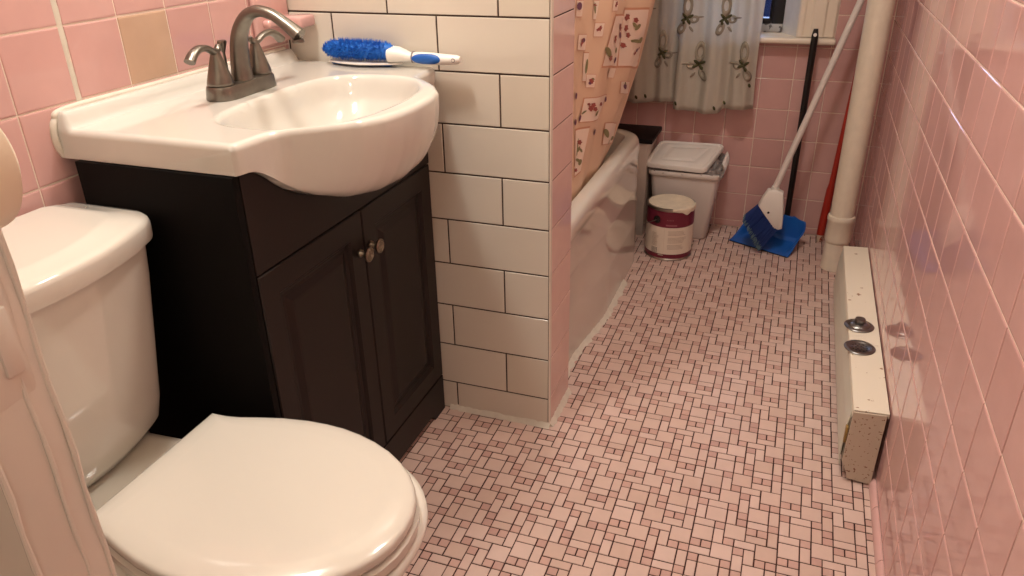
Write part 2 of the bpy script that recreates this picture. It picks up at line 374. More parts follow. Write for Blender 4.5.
# ------------------------------------------------------------------ floor mosaic
U = .0205; FX, FY = .4775, -.1328
PAT = [(0,0,2,2),(0,2,2,1),(0,3,1,1),(1,3,1,1),(0,4,2,1),(7,5,2,1),(0,6,1,2),(1,5,2,2),(1,7,1,1),(2,7,1,1),(2,0,1,2),(2,2,1,1),(2,3,1,2),
       (3,0,1,1),(3,1,1,2),(3,3,2,1),(3,4,2,2),(3,6,1,1),(4,6,1,1),(3,7,2,1),(4,0,2,1),(4,1,2,2),(5,3,1,1),(5,4,1,2),(5,6,2,2),
       (6,0,1,1),(6,1,1,2),(6,3,2,2),(6,5,1,1),(7,1,1,1),(7,2,1,1),(7,6,1,1),(7,7,1,2)]
mb = MB()
mb.box(XL-.1, XR+.1, YF-.1, YB+.1, -.1, -.0012, 0)
fx0, fx1, fy0, fy1 = XL, XR-.008, YF, YB
g = .00115
for I in range(-8, 3):
    for J in range(-11, 15):
        for (c, r, w, h) in PAT:
            x0 = FX+(I*8+c)*U; x1 = x0+w*U; y1 = FY-(J*8+r)*U; y0 = y1-h*U
            x0, x1, y0, y1 = max(x0, fx0), min(x1, fx1), max(y0, fy0), min(y1, fy1)
            if x1-x0 < .004 or y1-y0 < .004: continue
            small = w*h == 1
            mi = random.choice((4, 4, 5)) if small else 1+random.choice((0, 0, 0, 1, 2))
            j = lambda: random.uniform(-.0004, .0004)
            a, b, cc, d = x0+g+j(), x1-g+j(), y0+g+j(), y1-g+j()
            hz = random.uniform(-.0003, .0)
            e = .0008
            o = [(a, cc, -.0012), (b, cc, -.0012), (b, d, -.0012), (a, d, -.0012)]
            t = [(a+e, cc+e, hz), (b-e, cc+e, hz), (b-e, d-e, hz), (a+e, d-e, hz)]
            mb.add(o+t, [(4, 5, 6, 7), (0, 1, 5, 4), (1, 2, 6, 5), (2, 3, 7, 6), (3, 0, 4, 7)], mi, False)
structure(mb.build('floor', [M_floor_grout]+M_floor_big+M_floor_small))
# pink cove trim along the right wall, in lengths
mb = MB()
y = YF
while y < YB-.01:
    y2 = min(YB, y+.152)
    prof = [(XR-.011, 0), (XR-.0105, .006), (XR-.008, .014), (XR-.0035, .0185), (XR, .0195), (XR, 0)]
    mb.loft([[(px, y+.0008, pz) for px, pz in prof], [(px, y2-.0008, pz) for px, pz in prof]], 0)
    y = y2
structure(mb.build('baseboard_right', [M_pink[1]], angle=60))

# caulk along the partition foot and along the tub foot
def caulk(name, pts, w, h, seed):
    rnd = random.Random(seed); mb = MB(); pts = catmull(pts, 10); rings = []
    for i, p in enumerate(pts):
        t = (pts[min(i+1, len(pts)-1)]-pts[max(i-1, 0)]).normalized(); n = Vector((t.y, -t.x, 0))
        ww = w*(.75+.5*rnd.random()); hh = h*(.8+.4*rnd.random())
        rings.append([p-n*.004+Z3*hh, p+n*ww*.3+Z3*hh*.55, p+n*ww*.7+Z3*hh*.2, p+n*ww+Z3*.0002, p-n*.004+Z3*.0002])
    mb.loft(rings, 0)
    return structure(mb.build(name, [M_grout_white], angle=70))
caulk('trim_1', [(XL+.33, -.0005, 0), (-.2, -.0005, 0), (-.1, -.0005, 0), (.001, -.0005, 0)], .008, .014, 3)
caulk('trim_2', [(.0005, .002, 0), (.0005, .06, 0), (.0005, .12, 0), (.001, .163, 0)], .010, .016, 4)
# ------------------------------------------------------------------ bathtub
def tub_front(y):   # apron line, slightly set back at its near end
    return -.034+.03*smoothstep(.30, .62, y)
TY0, TY1 = .172, 1.07
root = thing('bathtub', 'white bathtub behind the tiled partition with glossy apron', 'bathtub', (-.3, .6, 0))
def rrect(x0, x1, y0, y1, r, z, n=8, fr=None):
    pts = []
    for cx, cy, a0, rr in ((x1-r, y1-r, 0, r), (x0+r, y1-r, PI/2, r), (x0+r, y0+r, PI, r), (x1-min(r, .01), y0+min(r, .01), 1.5*PI, min(r, .01))):
        for k in range(n+1):
            a = a0+PI/2*k/n
            pts.append([cx+rr*math.cos(a), cy+rr*math.sin(a), z])
        if len(pts) == 4*(n+1): break
    # subdivide the long front side (closing edge) so that it can curve
    last, first = pts[-1], pts[0]
    for k in range(1, 24):
        t = k/24; pts.append([lerp(last[0], first[0], t), lerp(last[1], first[1], t), z])
    if fr: pts = [[p[0]+fr(p), p[1], p[2]] for p in pts]
    return pts
mb = MB()
setb = lambda p: (tub_front(p[1])*1.0)*smoothstep(-.12, -.03, p[0])
prof = [(.001, .000, 1), (.012, .000, 1), (.135, .000, 1), (.15, .0006, 1), (.16, .0006, 1), (.172, -.0005, .95), (.27, -.001, .8), (.283, .0002, .75), (.294, .0002, .7), (.306, -.001, .65), (.390, -.001, .35), (.405, .0005, .25), (.420, .0015, .15), (.440, .000, .05), (.452, -.003, 0), (.460, -.008, 0), (.4655, -.017, 0)]
rings = []
for z, off, s in prof:
    rings.append(rrect(XL+.006, .0+off, TY0, TY1-.02+off*.6, lerp(.025, .085, smoothstep(.05, .45, z)), z, fr=(lambda p, s=s: setb(p)*s)))
for ins, z in ((.034, .4672), (.040, .4660), (.046, .450), (.050, .40), (.075, .25), (.12, .16), (.19, .145)):
    rings.append(rrect(XL+.006+ins, -ins, TY0+ins, TY1-.02-ins, .085, z))
mb.loft(rings, 0, True, True)
mb.build('tub_shell', [M_porc], root, angle=50)
caulk('trim_3', [(tub_front(y)+.001-.004, y, 0) for y in (.19, .28, .36, .44, .52, .6, .72, .85)], .018, .014, 5)

# low ledge at the foot of the tub, black stone top
mb = MB(); mb.box(XL+.004, -.022, 1.262, YB-.002, 0, .358, 0, .003)
lw = structure(mb.build('wall_ledge', [M_ledge]))
mb = MB(); mb.box(XL+.004, -.006, 1.255, YB-.001, .3585, .374, 0, .002); mb.build('ledge_top', [M_blackstone], lw)

# ------------------------------------------------------------------ shower curtain
def SCUR(s, t):
    tt = min(t, 1.0)
    bx, by = -.055+.004*s, .19+.45*s
    tx, ty = -.035+.095*s, .185+.572*s
    x = bx+(tx-bx)*tt; y = by+(ty-by)*tt
    if t > 1:
        k = 1-math.exp(-(t-1)*1.2); x += (tx-bx)*k*.6; y += (ty-by)*k*.6
    x += .007*math.sin(s*15.0+.6)*(.5+.5*min(t, 1)); y += .004*math.sin(s*22+1)
    return Vector((x, y, .45+.45*t))
def s_end(t): return interp(t, [-.1, -.006, .114, .261, .449, .632, .831, 1.0, 1.6, 3.2], [1.06, 1.088, 1.176, 1.166, 1.148, 1.135, 1.075, .996, .93, .9])
def off(s, t, d=.0012):
    e = 1e-3; a = SCUR(s+e, t)-SCUR(s-e, t); b = SCUR(s, t+e)-SCUR(s, t-e)
    n = a.cross(b).normalized()
    if n.x < 0: n = -n
    return SCUR(s, t)+n*d
mb = MB()
def cur(u, v):
    t = -.06+v*3.25; s0 = interp(t, [0, .25, .6, 1], [.13, .10, .02, -.03]); return SCUR(s0+u*(s_end(t)-s0), t)
mb.grid(cur, 60, 90, 0)
# stitched hem on the free edge
def hem(u, v):
    t = -.06+v*3.25; return off(s_end(t)-.035*u, t, .0008)
mb.grid(hem, 2, 90, 0)
def patch(quad, mi, d, inset=0.0):
    q = [Vector(p) for p in quad]; c = sum(q, Vector((0, 0)))/4
    if inset:
        q = [p+(c-p).normalized()*0+(c-p)*inset for p in q]
    def f(u, v):
        p = q[0]*(1-u)*(1-v)+q[1]*u*(1-v)+q[2]*u*v+q[3]*(1-u)*v
        return off(p.x, p.y, d)
    mb.grid(f, 6, 10, mi)
for b in list(CURTAIN_BOXES):   # the print repeats up the curtain
    for up in (1.0, 2.0):
        q = [(s*.82, t+up) for s, t in b]
        if max(s for s, t in q) < .9 and max(t for s, t in q) < 3.1 and min(t for s, t in b) > .14: CURTAIN_BOXES.append(q)
for m in list(CURTAIN_MOTIFS):
    for up in (1.0, 2.0):
        if m[0] < .95 and m[1] > .14 and m[1]+up < 3.05: CURTAIN_MOTIFS.append((m[0]*.82, m[1]+up)+tuple(m[2:]))
for k, b in enumerate(CURTAIN_BOXES):
    patch(b, 2, .0010+.00005*(k % 14))
    patch(b, 1, .0014+.00005*(k % 14), .07)
KIND = {'red': 3, 'green': 4, 'purple': 5}
for (s, t, sx, tx, sy, ty, w, h, a, k) in CURTAIN_MOTIFS:
    # petal or leaf: an ellipse in the curtain's own surface
    n = 12; ring = []; big = 1.15 if (s > .55 and t > .7) else 1.1; w *= big; h *= big
    for j in range(n):
        th = 2*PI*j/n; px = math.cos(th)*w*.72; py = math.sin(th)*h*.72
        if k == 'red': px *= 1+.25*math.cos(5*th); py *= 1+.25*math.cos(5*th)
        qx = px*math.cos(a)-py*math.sin(a); qy = px*math.sin(a)+py*math.cos(a)
        ss = max(-.6, min(.6, sx)) ; ring.append(off(s+qx*min(sx, .016)+qy*min(sy, .006), t+qx*max(tx, -.004)+qy*max(ty, -.0065), .0030))
    mb.add(ring, [tuple(range(n))], KIND[k], True)
o = mb.build('shower_curtain', [M_curtain, M_cbox, M_cline, M_cred, M_cgreen, M_cpurple], angle=80, kind='raw')
tag(o, 'peach shower curtain printed with flowers in cream boxes, tucked into the tub', 'shower curtain')

# ------------------------------------------------------------------ window
wr = thing('window_1', '', '', (0.07, YB, WZ0)); del wr['label']; del wr['category']; wr['kind'] = 'structure'
mb = MB()   # jambs, head and casing
mb.loft([[(x, y, z) for x, y in ((.4335, YB-.004), (.430, YB-.004), (.379, YB+.090), (.379, YB+.16), (.4335, YB+.16))] for z in (WZ0+.0005, WZ1)], 0, True, True, True, False); mb.box(WX0, WX0+.03, YB-.004, YB+.16, WZ0, WZ1, 0, .003)
mb.build('jamb', [mat('white_jamb_paint', srgb(232, 228, 222), .4, var=.1, vscale=30, bump=.5, bscale=50)], wr)
mb = MB()   # right casing: stepped moulding
prof = [(.428, 0), (.428, -.012), (.434, -.018), (.446, -.018), (.452, -.014), (.470, -.014), (.476, -.019), (.512, -.019), (.518, -.013), (.545, -.011), (.551, -.006), (.551, 0)]
mb.loft([[(x, YB+yy, WZ0+.004) for x, yy in prof], [(x, YB+yy, WZ1+.1) for x, yy in prof]], 0)
M_trim = mat('cream_trim_paint', srgb(236, 224, 206), .35, bump=.25, bscale=40)
mb.build('casing', [M_trim], wr, angle=30)
mb = MB(); mb.box(-.40, .558, YB-.045, YB+.004, .6965, .7165, 0, .008, 3); mb.box(WX0, .433, YB, YB+.16, .700, .7165, 0, .002)
mb.build('sill', [M_trim], wr)
mb = MB()   # sash: black frame
ys = YB+.098
mb.box(.338, .380, ys-.01, ys+.03, WZ0+.03, WZ1, 0, .003); mb.box(WX0+.03, .338, ys-.01, ys+.03, WZ0+.030, WZ0+.048, 0, .003)
mb.box(WX0+.03, .072, ys-.01, ys+.03, WZ0+.048, WZ1, 0, .003)
mb.box(.330, .338, ys, ys+.02, WZ0+.048, WZ1, 0, .001)
sa = mb.build('sash', [M_sash], wr)
mb = MB(); mb.box(WX0+.03, .3795, ys-.02, ys+.03, WZ0+.0015, WZ0+.030, 0, .006, 3)
mb.build('bottom_stop', [chipped('peeling_grey_paint', srgb(178, 176, 172), srgb(96, 92, 90), .6, 40, .55)], wr)
mb = MB(); mb.box(.072, .330, ys+.008, ys+.012, WZ0+.048, WZ1, 0)
gm = bpy.data.materials.new('window_glass'); gm.use_nodes = True; nt = gm.node_tree; nt.nodes.clear()
out = nt.nodes.new('ShaderNodeOutputMaterial'); tr = nt.nodes.new('ShaderNodeBsdfTransparent'); gl = nt.nodes.new('ShaderNodeBsdfGlossy'); mx = nt.nodes.new('ShaderNodeMixShader'); fr = nt.nodes.new('ShaderNodeFresnel')
gl.inputs['Roughness'].default_value = .02
nt.links.new(fr.outputs[0], mx.inputs[0]); nt.links.new(tr.outputs[0], mx.inputs[1]); nt.links.new(gl.outputs[0], mx.inputs[2]); nt.links.new(mx.outputs[0], out.inputs[0])
mb.build('glass', [gm], wr)

# window curtain panels
def wcurtain(name, x0, x1, yb, zb, label, seed, amp, freq, flowers, marks):
    rnd = random.Random(seed); ph = rnd.random()*6
    def f(x, z):
        u = (x-x0)/(x1-x0)
        k = smoothstep(1.5, .5, z)
        y = yb+amp*(.35+.65*k)*math.sin(freq*u*2*PI+ph+.5*math.sin(z*6))+amp*.35*math.sin(freq*2.3*u*2*PI+1.7+z*2)
        return Vector((x+.004*math.sin(z*9+u*5)*k, y, z))
    mb = MB()
    def g(u, v):
        x = lerp(x0, x1, u); zl = zb(u); return f(x, lerp(zl, 1.72, v))
    mb.grid(g, 70, 60, 0)
    def e(x, z, w, h, a, mi, d, hole=0):
        n = 14
        o, i = [], []
        for j in range(n):
            th = 2*PI*j/n
            for lst, s in ((o, 1), (i, hole)):
                px, pz = math.cos(th)*w*s, math.sin(th)*h*s
                q = f(x+px*math.cos(a)-pz*math.sin(a), z+px*math.sin(a)+pz*math.cos(a)); q.y -= d; lst.append(q)
        if hole: mb.loft([o, i], mi, False, False)
        else: mb.add(o, [tuple(range(n))], mi, True)
    for (x, z, m) in flowers:
        m *= 1.0
        e(x, z+.042, .017, .038, 0, 1, .0022, .45)
        e(x+m*.024, z-.004, .016, .013, .3*m, 1, .0022, .4)
        e(x-m*.016, z-.034, .014, .024, -.5*m, 1, .0022, .35)
        e(x+m*.016, z-.036, .012, .004, -.9*m, 1, .0024)
        for a in (.5, 2.4, 3.6, 5.2): e(x+.011*math.cos(a), z+.011*math.sin(a), .0125, .0048, a, 2, .0032)
        e(x-m*.010, z-.014, .005, .006, 0, 2, .0034)
        e(x+m*.035, z+.003, .02, .003, 0, 1, .0021)
    for (x, z) in marks: e(x, z, .004, .008, .4, 2, .003)
    o = mb.build(name, [M_wcur, M_wflow, M_wolive], angle=80, kind='raw')
    o.modifiers.new('Solidify', 'SOLIDIFY').thickness = .0006
    return tag(o, label, 'curtain', 'window curtain panels')
wcurtain('window_curtain', -.26, .055, 1.40, lambda u: .478+.006*math.sin(u*9), 'narrow grey window curtain panel partly hidden by the shower curtain', 3, .012, 3.0, [(-.012, .655, 1), (-.10, .80, 1), (-.012, .97, -1), (-.10, 1.13, 1), (-.012, 1.29, -1)], [(-.10, .495), (-.07, .498)])
wcurtain('window_curtain', .045, .318, 1.378, lambda u: .466-.012*math.sin(u*PI*1.2)+.014*smoothstep(.55, .62, u)*smoothstep(1.2, .6, u), 'wide grey window curtain panel with bow print, hanging beside the bare window pane', 5, .014, 2.6, [(.053+.012, .779, 1), (.197, .780, 1), (.117, .623, -1), (.273, .630, -1), (.117, .945, -1), (.262, .945, -1), (.065, 1.10, 1), (.197, 1.10, 1), (.117, 1.26, -1), (.262, 1.26, -1), (.065, 1.42, 1), (.197, 1.42, 1)], [(.055, .487), (.185, .475), (.215, .492), (.300, .56)])
# a slim rod carries both panels
mb = MB(); mb.tube([(-.42, 1.385, 1.72), (.60, 1.385, 1.72)], .006, 10); mb.tube([(-.42, 1.385, 1.72), (-.42, YB-.002, 1.72)], .006, 8); mb.tube([(.60, 1.385, 1.72), (.60, YB-.002, 1.72)], .006, 8)
tag(mb.build('curtain_rod', [M_wplastic]), 'thin white rod carrying the grey window curtains', 'curtain rod')

# ------------------------------------------------------------------ door beside the camera
DX, DY0, DY1 = .145, -1.289, -1.253
mb = MB()
mb.box(XL+.02, DX, DY0, DY1, .012, 2.03, 0, .0022, 2)
door = structure(mb.build('door_1', [M_paint], loc=(0, -1.27, 0)))
mb = MB()   # painted-over latch plate and its seams
def wav(y, z): return .0006*math.sin(z*160)+.0004*math.sin(z*57+y*300)
mb.grid(lambda u, v: (DX+.0016*min(1, 8*min(v, 1-v), 8*min(u, 1-u))+wav(v, u*.16)*.5, lerp(-1.2825, -1.2595, v), lerp(.940, 1.10, u)), 40, 16, 0)
mb.build('latch_plate', [M_paint], door, angle=80)
mb = MB(); mb.box(DX+.0006, DX+.0032, -1.272, -1.263, .954, .986, 0, .0014, 2)
mb.build('latch_bolt', [M_paint], door)
mb = MB()   # thick ridges of old paint on the door edge
for yy, w in ((-1.2885, .0016), (-1.2655, .0012), (-1.2538, .0015)):
    pts = [(DX+.0003+.0005*math.sin(z*.9), yy+.0006*math.sin(z*1.7), .3+z*.02) for z in range(0, 34 if yy == -1.2655 else 46)]
    mb.tube(pts, [w*(.75+.35*abs(math.sin(i*1.3))) for i in range(len(pts))], 8)
mb.build('paint_ridge', [M_paint], door)
M_kn = mat('cream_knob', srgb(232, 219, 197), .4)
kc = (.049, -1.253, 1.020)
mb = MB(); mb.lathe([(.026, .0005), (.026, .004), (.022, .006), (.011, .008), (.010, .022), (.024, .028), (.0365, .040), (.0390, .050), (.0375, .060), (.029, .067), (.0, .069)], kc, 40, 0, (0, 1, 0))
mb.build('door_knob', [M_kn], door)
mb = MB(); kn = (.046, -1.289, 1.000)
mb.lathe([(.026, .0005), (.026, .004), (.022, .006), (.011, .008), (.010, .022), (.022, .026), (.028, .034), (.028, .044), (.02, .05), (.0, .051)], kn, 32, 0, (0, -1, 0))
mb.build('door_knob', [M_kn], door)
# ------------------------------------------------------------------ vanity cabinet
VX0, VX1, VY0, VY1, VZ = XL+.030, -.273, -.624, -.006, .799
van = thing('vanity_cabinet', 'dark espresso two-door vanity cabinet under the white sink', 'cabinet', (-.43, -.315, 0))
mb = MB()
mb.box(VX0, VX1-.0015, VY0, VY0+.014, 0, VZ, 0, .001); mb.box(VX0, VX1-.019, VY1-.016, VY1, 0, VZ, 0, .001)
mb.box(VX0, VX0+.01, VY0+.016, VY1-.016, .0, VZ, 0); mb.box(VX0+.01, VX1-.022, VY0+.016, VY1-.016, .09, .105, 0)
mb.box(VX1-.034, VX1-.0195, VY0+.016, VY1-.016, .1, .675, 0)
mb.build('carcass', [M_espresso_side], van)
def apron_z(y): return interp(abs(y+.3125), [0, .06, .117, .165, .20, .222, .24, .258, .272, .285, .4], [.6955, .6995, .7105, .729, .7475, .764, .779, .7915, .798, .8005, .8005])
mb = MB()
VYA = VY0+.0155
pts = [(VYA, .640)]+[(lerp(VYA, VY1, k/90), min(VZ, apron_z(lerp(VYA, VY1, k/90))-.0012)) for k in range(91)]+[(VY1, .640)]
mb.poly([(VX1-.019, y, z) for y, z in pts], (1, 0, 0), .018)
mb.build('false_drawer_front', [M_espresso], van, bevel=.001)
mb = MB()   # base rail with small feet at both ends
pts = [(VYA, .0), (VYA, .098), (VY1, .098), (VY1, 0), (VY1-.055, 0), (VY1-.062, .010), (VY1-.075, .020), (VY0+.075, .020), (VY0+.062, .010), (VY0+.055, 0)]
mb.poly([(VX1-.019, y, z) for y, z in pts], (1, 0, 0), .018); mb.build('base_rail', [M_espresso], van, bevel=.001)
def door_panel(y0, y1, z0, z1):
    mb = MB(); x = VX1
    rs = []
    for ins, d in ((0, -.018), (0, -.002), (.002, 0), (.044, 0), (.047, -.0025), (.050, -.0065), (.056, -.0075), (.062, -.0070), (.075, -.0022), (.079, -.0018)):
        rs.append([(x+d, y0+ins, z0+ins), (x+d, y1-ins, z0+ins), (x+d, y1-ins, z1-ins), (x+d, y0+ins, z1-ins)])
    mb.loft(rs, 0, True, True, True, False)
    return mb.build('door', [M_espresso], van)
SPL = -.301
d1 = door_panel(VYA+.001, SPL-.0015, .102, .637); d2 = door_panel(SPL+.0015, VY1-.002, .102, .637)
for d, y, kz in ((d1, -.322, .559), (d2, -.281, .560)):
    mb = MB()
    mb.lathe([(.0075, .0003), (.0080, .002), (.0072, .005), (.0050, .0075), (.0045, .013), (.0090, .0160), (.0130, .0180), (.0142, .0200), (.0140, .0225), (.0122, .0236), (.0114, .0222), (.0094, .0222), (.0086, .0236), (.0048, .0238), (.0042, .0228), (.0, .0230)], (VX1, y, kz), 28, 0, (1, 0, 0))
    mb.build('knob', [M_knob], d)

# ------------------------------------------------------------------ sink top
ZS = .845; SYC = -.3125; SY0, SY1 = -.618, -.007
def Xf(y):
    if y > SYC+.2: return interp(y-SYC, [.2, .222, .25, .29, .300, .306], [-.2295, -.2345, -.2375, -.2395, -.2425, -.249])
    return interp(abs(y-SYC), [0, .03, .06, .10, .135, .160, .18, .195, .21, .222, .235, .25, .27, .290, .300, .306], [-.1285, -.1295, -.132, -.1425, -.163, -.186, -.208, -.226, -.243, -.252, -.2575, -.2605, -.263, -.2645, -.2675, -.273])
def basin(x, y):
    dx = (x+.292)/.124; dy = (y+.324)/.203; n = 2.3 if dx > 0 else 3.4
    r = (abs(dx)**n+abs(dy)**n)**(1/n)
    if r >= 1.04: return 0
    t = 1.04-r
    return .118*(1-math.exp(-t*3.2))*smoothstep(0, .13, t)/.97 + (.008*smoothstep(.5, 1.0, t))
sk = thing('vanity_sink', 'white sink top with a bowed basin front on the dark vanity', 'sink', (-.42, -.3125, .80))
NY, NX = 150, 96
def ring_at(y):
    X = Xf(y); r = .011; e = min(y-SY0, SY1-y)
    pts = []
    edge = .010-math.sqrt(max(0, .010**2-max(0, .010-e)**2)) if e < .010 else 0
    xb = XL+.004
    for i in range(NX+1):
        t = i/NX; x = lerp(xb, X-r, t)
        lip = .024*smoothstep(XL+.030, XL+.014, x)*smoothstep(-.004, .012, e)
        dish = -.004*smoothstep(0, .06, e)*smoothstep(XL+.02, XL+.06, x)*smoothstep(X-.008, X-.05, x)*0
        pts.append((x, y, ZS+lip-basin(x, y)-edge+dish))
    for k in range(1, 7):
        a = PI/2*k/6; pts.append((X-r+r*math.sin(a), y, ZS-r+r*math.cos(a)-edge*(1-k/6)))
    # front apron
    zb = apron_z(y); bump = (.8005-zb)/.105
    ztop = ZS-r
    xbot = interp(abs(y-SYC), [0, .06, .117, .165, .2, .24, .275, .29, .306], [-.232, -.234, -.238, -.243, -.249, -.258, -.2645, -.2665, -.271])
    p = lerp(.25, .80, min(1, bump*1.3)); p2 = lerp(.9, .95, bump)
    for k in range(1, 19):
        a = PI/2*k/18
        pts.append((xbot+(X-xbot)*max(0, math.cos(a))**p, y, ztop-(ztop-zb)*math.sin(a)**p2))
    pts.append((-.42, y, zb)); pts.append((-.43, y, .8004)); pts.append((xb, y, .8004))
    return pts
rings = []
for j in range(NY+1):
    t = j/NY
    y = SY0+(SY1-SY0)*t
    rings.append(ring_at(y))
# finer spacing at the two rounded ends
ends = [SY0+.010*(1-math.cos(PI/2*k/6)) for k in range(7)]
rings = [ring_at(y) for y in ends]+[r for r in rings if SY0+.012 < r[0][1] < SY1-.012]+[ring_at(SY1-(y-SY0)) for y in reversed(ends)]
mb = MB(); mb.loft(rings, 0, True, True)
mb.build('basin_top', [M_sink], sk, angle=50)
mb = MB()   # drain
zd = ZS-basin(-.30, SYC)
mb.lathe([(.0235, zd+.0005), (.023, zd+.003), (.019, zd+.0035), (.0165, zd+.001), (.016, zd+.004), (.012, zd+.0065), (0, zd+.007)], (-.30, SYC, 0), 28); mb.build('drain_stopper', [M_nickel], sk)
mb = MB()   # caulk bead along the wall and down the left end
pts = [(XL+.0015, y, ZS+.0235) for y in (SY1-.02, -.2, -.4, SY0+.03)]+[(XL+.0015, SY0+.004, ZS+.012), (XL+.0015, SY0-.0035, ZS-.004), (XL+.0015, SY0-.003, ZS-.025), (XL+.0015, SY0+.004, .803)]
mb.tube(catmull(pts, 8), .0055, 10); mb.build('caulk_bead', [M_grout_white], sk)

# ------------------------------------------------------------------ faucet
fz = ZS+.0003; FXC, FYC = -.474, -.3225
fa = thing('faucet', 'brushed nickel two-handle faucet standing on the sink top', 'faucet', (FXC, FYC, fz))
def stad(hw, hd, z, n=12):
    pts = []
    for k in range(n+1): a = -PI/2+PI*k/n; pts.append((FXC+hd*math.sin(a), FYC+(hw-hd)+hd*math.cos(a)*1, z))
    for k in range(n+1): a = PI/2+PI*k/n; pts.append((FXC+hd*math.sin(a), FYC-(hw-hd)+hd*math.cos(a), z))
    return pts
mb = MB(); mb.loft([stad(.080, .0275, fz), stad(.081, .0280, fz+.002), stad(.0785, .0258, fz+.019), stad(.077, .0245, fz+.0225), stad(.072, .020, fz+.0240)], 0)
mb.build('base_plate', [M_nickel], fa, angle=50)
mb = MB()
pts = catmull([(FXC+.004, FYC, fz+.022), (FXC+.006, FYC, fz+.06), (FXC+.013, FYC, fz+.098), (FXC+.032, FYC, fz+.127), (FXC+.057, FYC, fz+.138), (FXC+.085, FYC, fz+.133), (FXC+.111, FYC, fz+.118), (FXC+.134, FYC, fz+.101)], 6)
n = len(pts); rad = [interp(i/(n-1), [0, .06, .3, .5, .62, .8, .93, 1], [.0215, .0190, .0155, .0122, .0108, .0108, .0128, .0138]) for i in range(n)]
ylat = []
mb.tube(pts, rad, 20, 0, True, .86, 1.05, up=(1, 0, 0))
mb.lathe([(.0095, 0), (.0105, -.004), (.0095, -.0055), (0, -.0055)], tuple(pts[-1]+Vector((-.004, 0, -.006))), 20)
mb.build('spout', [M_nickel], fa, angle=50)
for sgn in (-1, 1):
    yc = FYC+sgn*.0535; mb = MB()
    mb.lathe([(.0215, fz+.0235), (.0225, fz+.0255), (.0222, fz+.029), (.0190, fz+.040), (.0142, fz+.056), (.0102, fz+.069), (.0086, fz+.074), (.0080, fz+.078), (0, fz+.0795)], (FXC, yc, 0), 26)
    h = mb.build('handle', [M_nickel], fa, angle=60)
    mb = MB()
    pts = catmull([(FXC, yc-sgn*.010, fz+.088), (FXC, yc-sgn*.005, fz+.080), (FXC+.001, yc+sgn*.006, fz+.079), (FXC+.003, yc+sgn*.022, fz+.087), (FXC+.004, yc+sgn*.042, fz+.089), (FXC+.005, yc+sgn*.058, fz+.083), (FXC+.006, yc+sgn*.070, fz+.073)], 5)
    n = len(pts); rad = [interp(i/(n-1), [0, .12, .3, .5, .8, 1], [.0036, .0060, .0066, .0066, .0082, .0090]) for i in range(n)]
    mb.tube(pts, rad, 14, 0, True, 1.15, .82, up=(1, 0, 0)); mb.build('lever', [M_nickel], h, angle=50)
mb = MB(); mb.tube([(FXC-.022, FYC-.004, fz+.02), (FXC-.021, FYC-.007, fz+.076)], .0024, 10); mb.lathe([(.0035, 0), (.0045, .004), (.0085, .016), (.0075, .019), (0, .0195)], (FXC-.021, FYC-.007, fz+.070), 16, 0, (.01, -.04, 1))
mb.build('lift_rod', [M_nickel], fa)

# ------------------------------------------------------------------ hand brush on the sink corner
bz = ZS+.001
hb = thing('hand_brush', 'blue bristle hand brush with white handle lying on the sink corner', 'brush', (-.33, -.034, bz))
mb = MB()
pl = [(-.478, -.016), (-.470, -.042), (-.430, -.058), (-.388, -.064), (-.350, -.055), (-.318, -.045), (-.306, -.030), (-.312, -.013), (-.40, -.010)]
mb.loft([[(x, y, bz+.004+.004*(x+.478)) for x, y in pl], [(x, y, bz+.0075+.004*(x+.478)) for x, y in pl]], 0, True, True, True, False)
mb.build('backing_plate', [M_wplastic], hb, bevel=.001)
mb = MB(); mb.box(-.466, -.330, -.040, -.014, bz, bz+.0042, 0, .0012); mb.build('plate_reflection', [M_blue], hb)  # blue slab stands in for the blue reflection beneath the backing plate
mb = MB()
mb.tube([(-.330, -.034, bz+.024), (-.312, -.034, bz+.024), (-.300, -.034, bz+.0225), (-.288, -.034, bz+.0205), (-.280, -.034, bz+.020)], [.020, .0185, .015, .0115, .0105], 18, 0, True, .85, 1, up=(0, 0, 1))
mb.tube([(-.2785, -.034, bz+.020), (-.262, -.034, bz+.0195), (-.235, -.034, bz+.0185), (-.205, -.034, bz+.0185), (-.185, -.034, bz+.0190), (-.1765, -.034, bz+.0195)], [.0105, .0122, .0125, .0108, .0098, .006], 18, 0, True, .95, 1.05, up=(0, 0, 1))
mb.build('handle', [M_wplastic], hb)
mb = MB(); mb.tube([(-.2795, -.034, bz+.020), (-.2765, -.034, bz+.020)], .0116, 18); mb.build('collar', [M_bag], hb)
mb = MB()
n = 28; ring = lambda s, d: [(-.246+.031*s*(abs(math.cos(2*PI*j/n))**.7)*(1 if math.cos(2*PI*j/n) > 0 else -1), -.034-.0112-d+.0028*abs(math.sin(2*PI*j/n))**2*s, bz+.0192+.0098*s*math.sin(2*PI*j/n)) for j in range(n)]
mb.loft([ring(1, -.003), ring(1, .0012), ring(.9, .0024), ring(.55, .0040)], 0); mb.build('grip_inlay', [M_blue], hb, angle=60)
mb = MB(); mb.lathe([(.0042, -.0001), (.0042, .0006), (.003, .0008), (.0028, .0002), (0, .0002)], (-.188, -.034-.0098, bz+.019), 16, 0, (0, -1, 0)); mb.build('hanging_hole', [M_bag], hb)
mb = MB(); rnd = random.Random(11)
mb.tube([(-.476, -.036, bz+.030), (-.467, -.036, bz+.030), (-.40, -.036, bz+.030), (-.330, -.036, bz+.030), (-.318, -.036, bz+.029)], [.008, .0145, .0155, .0145, .009], 14)
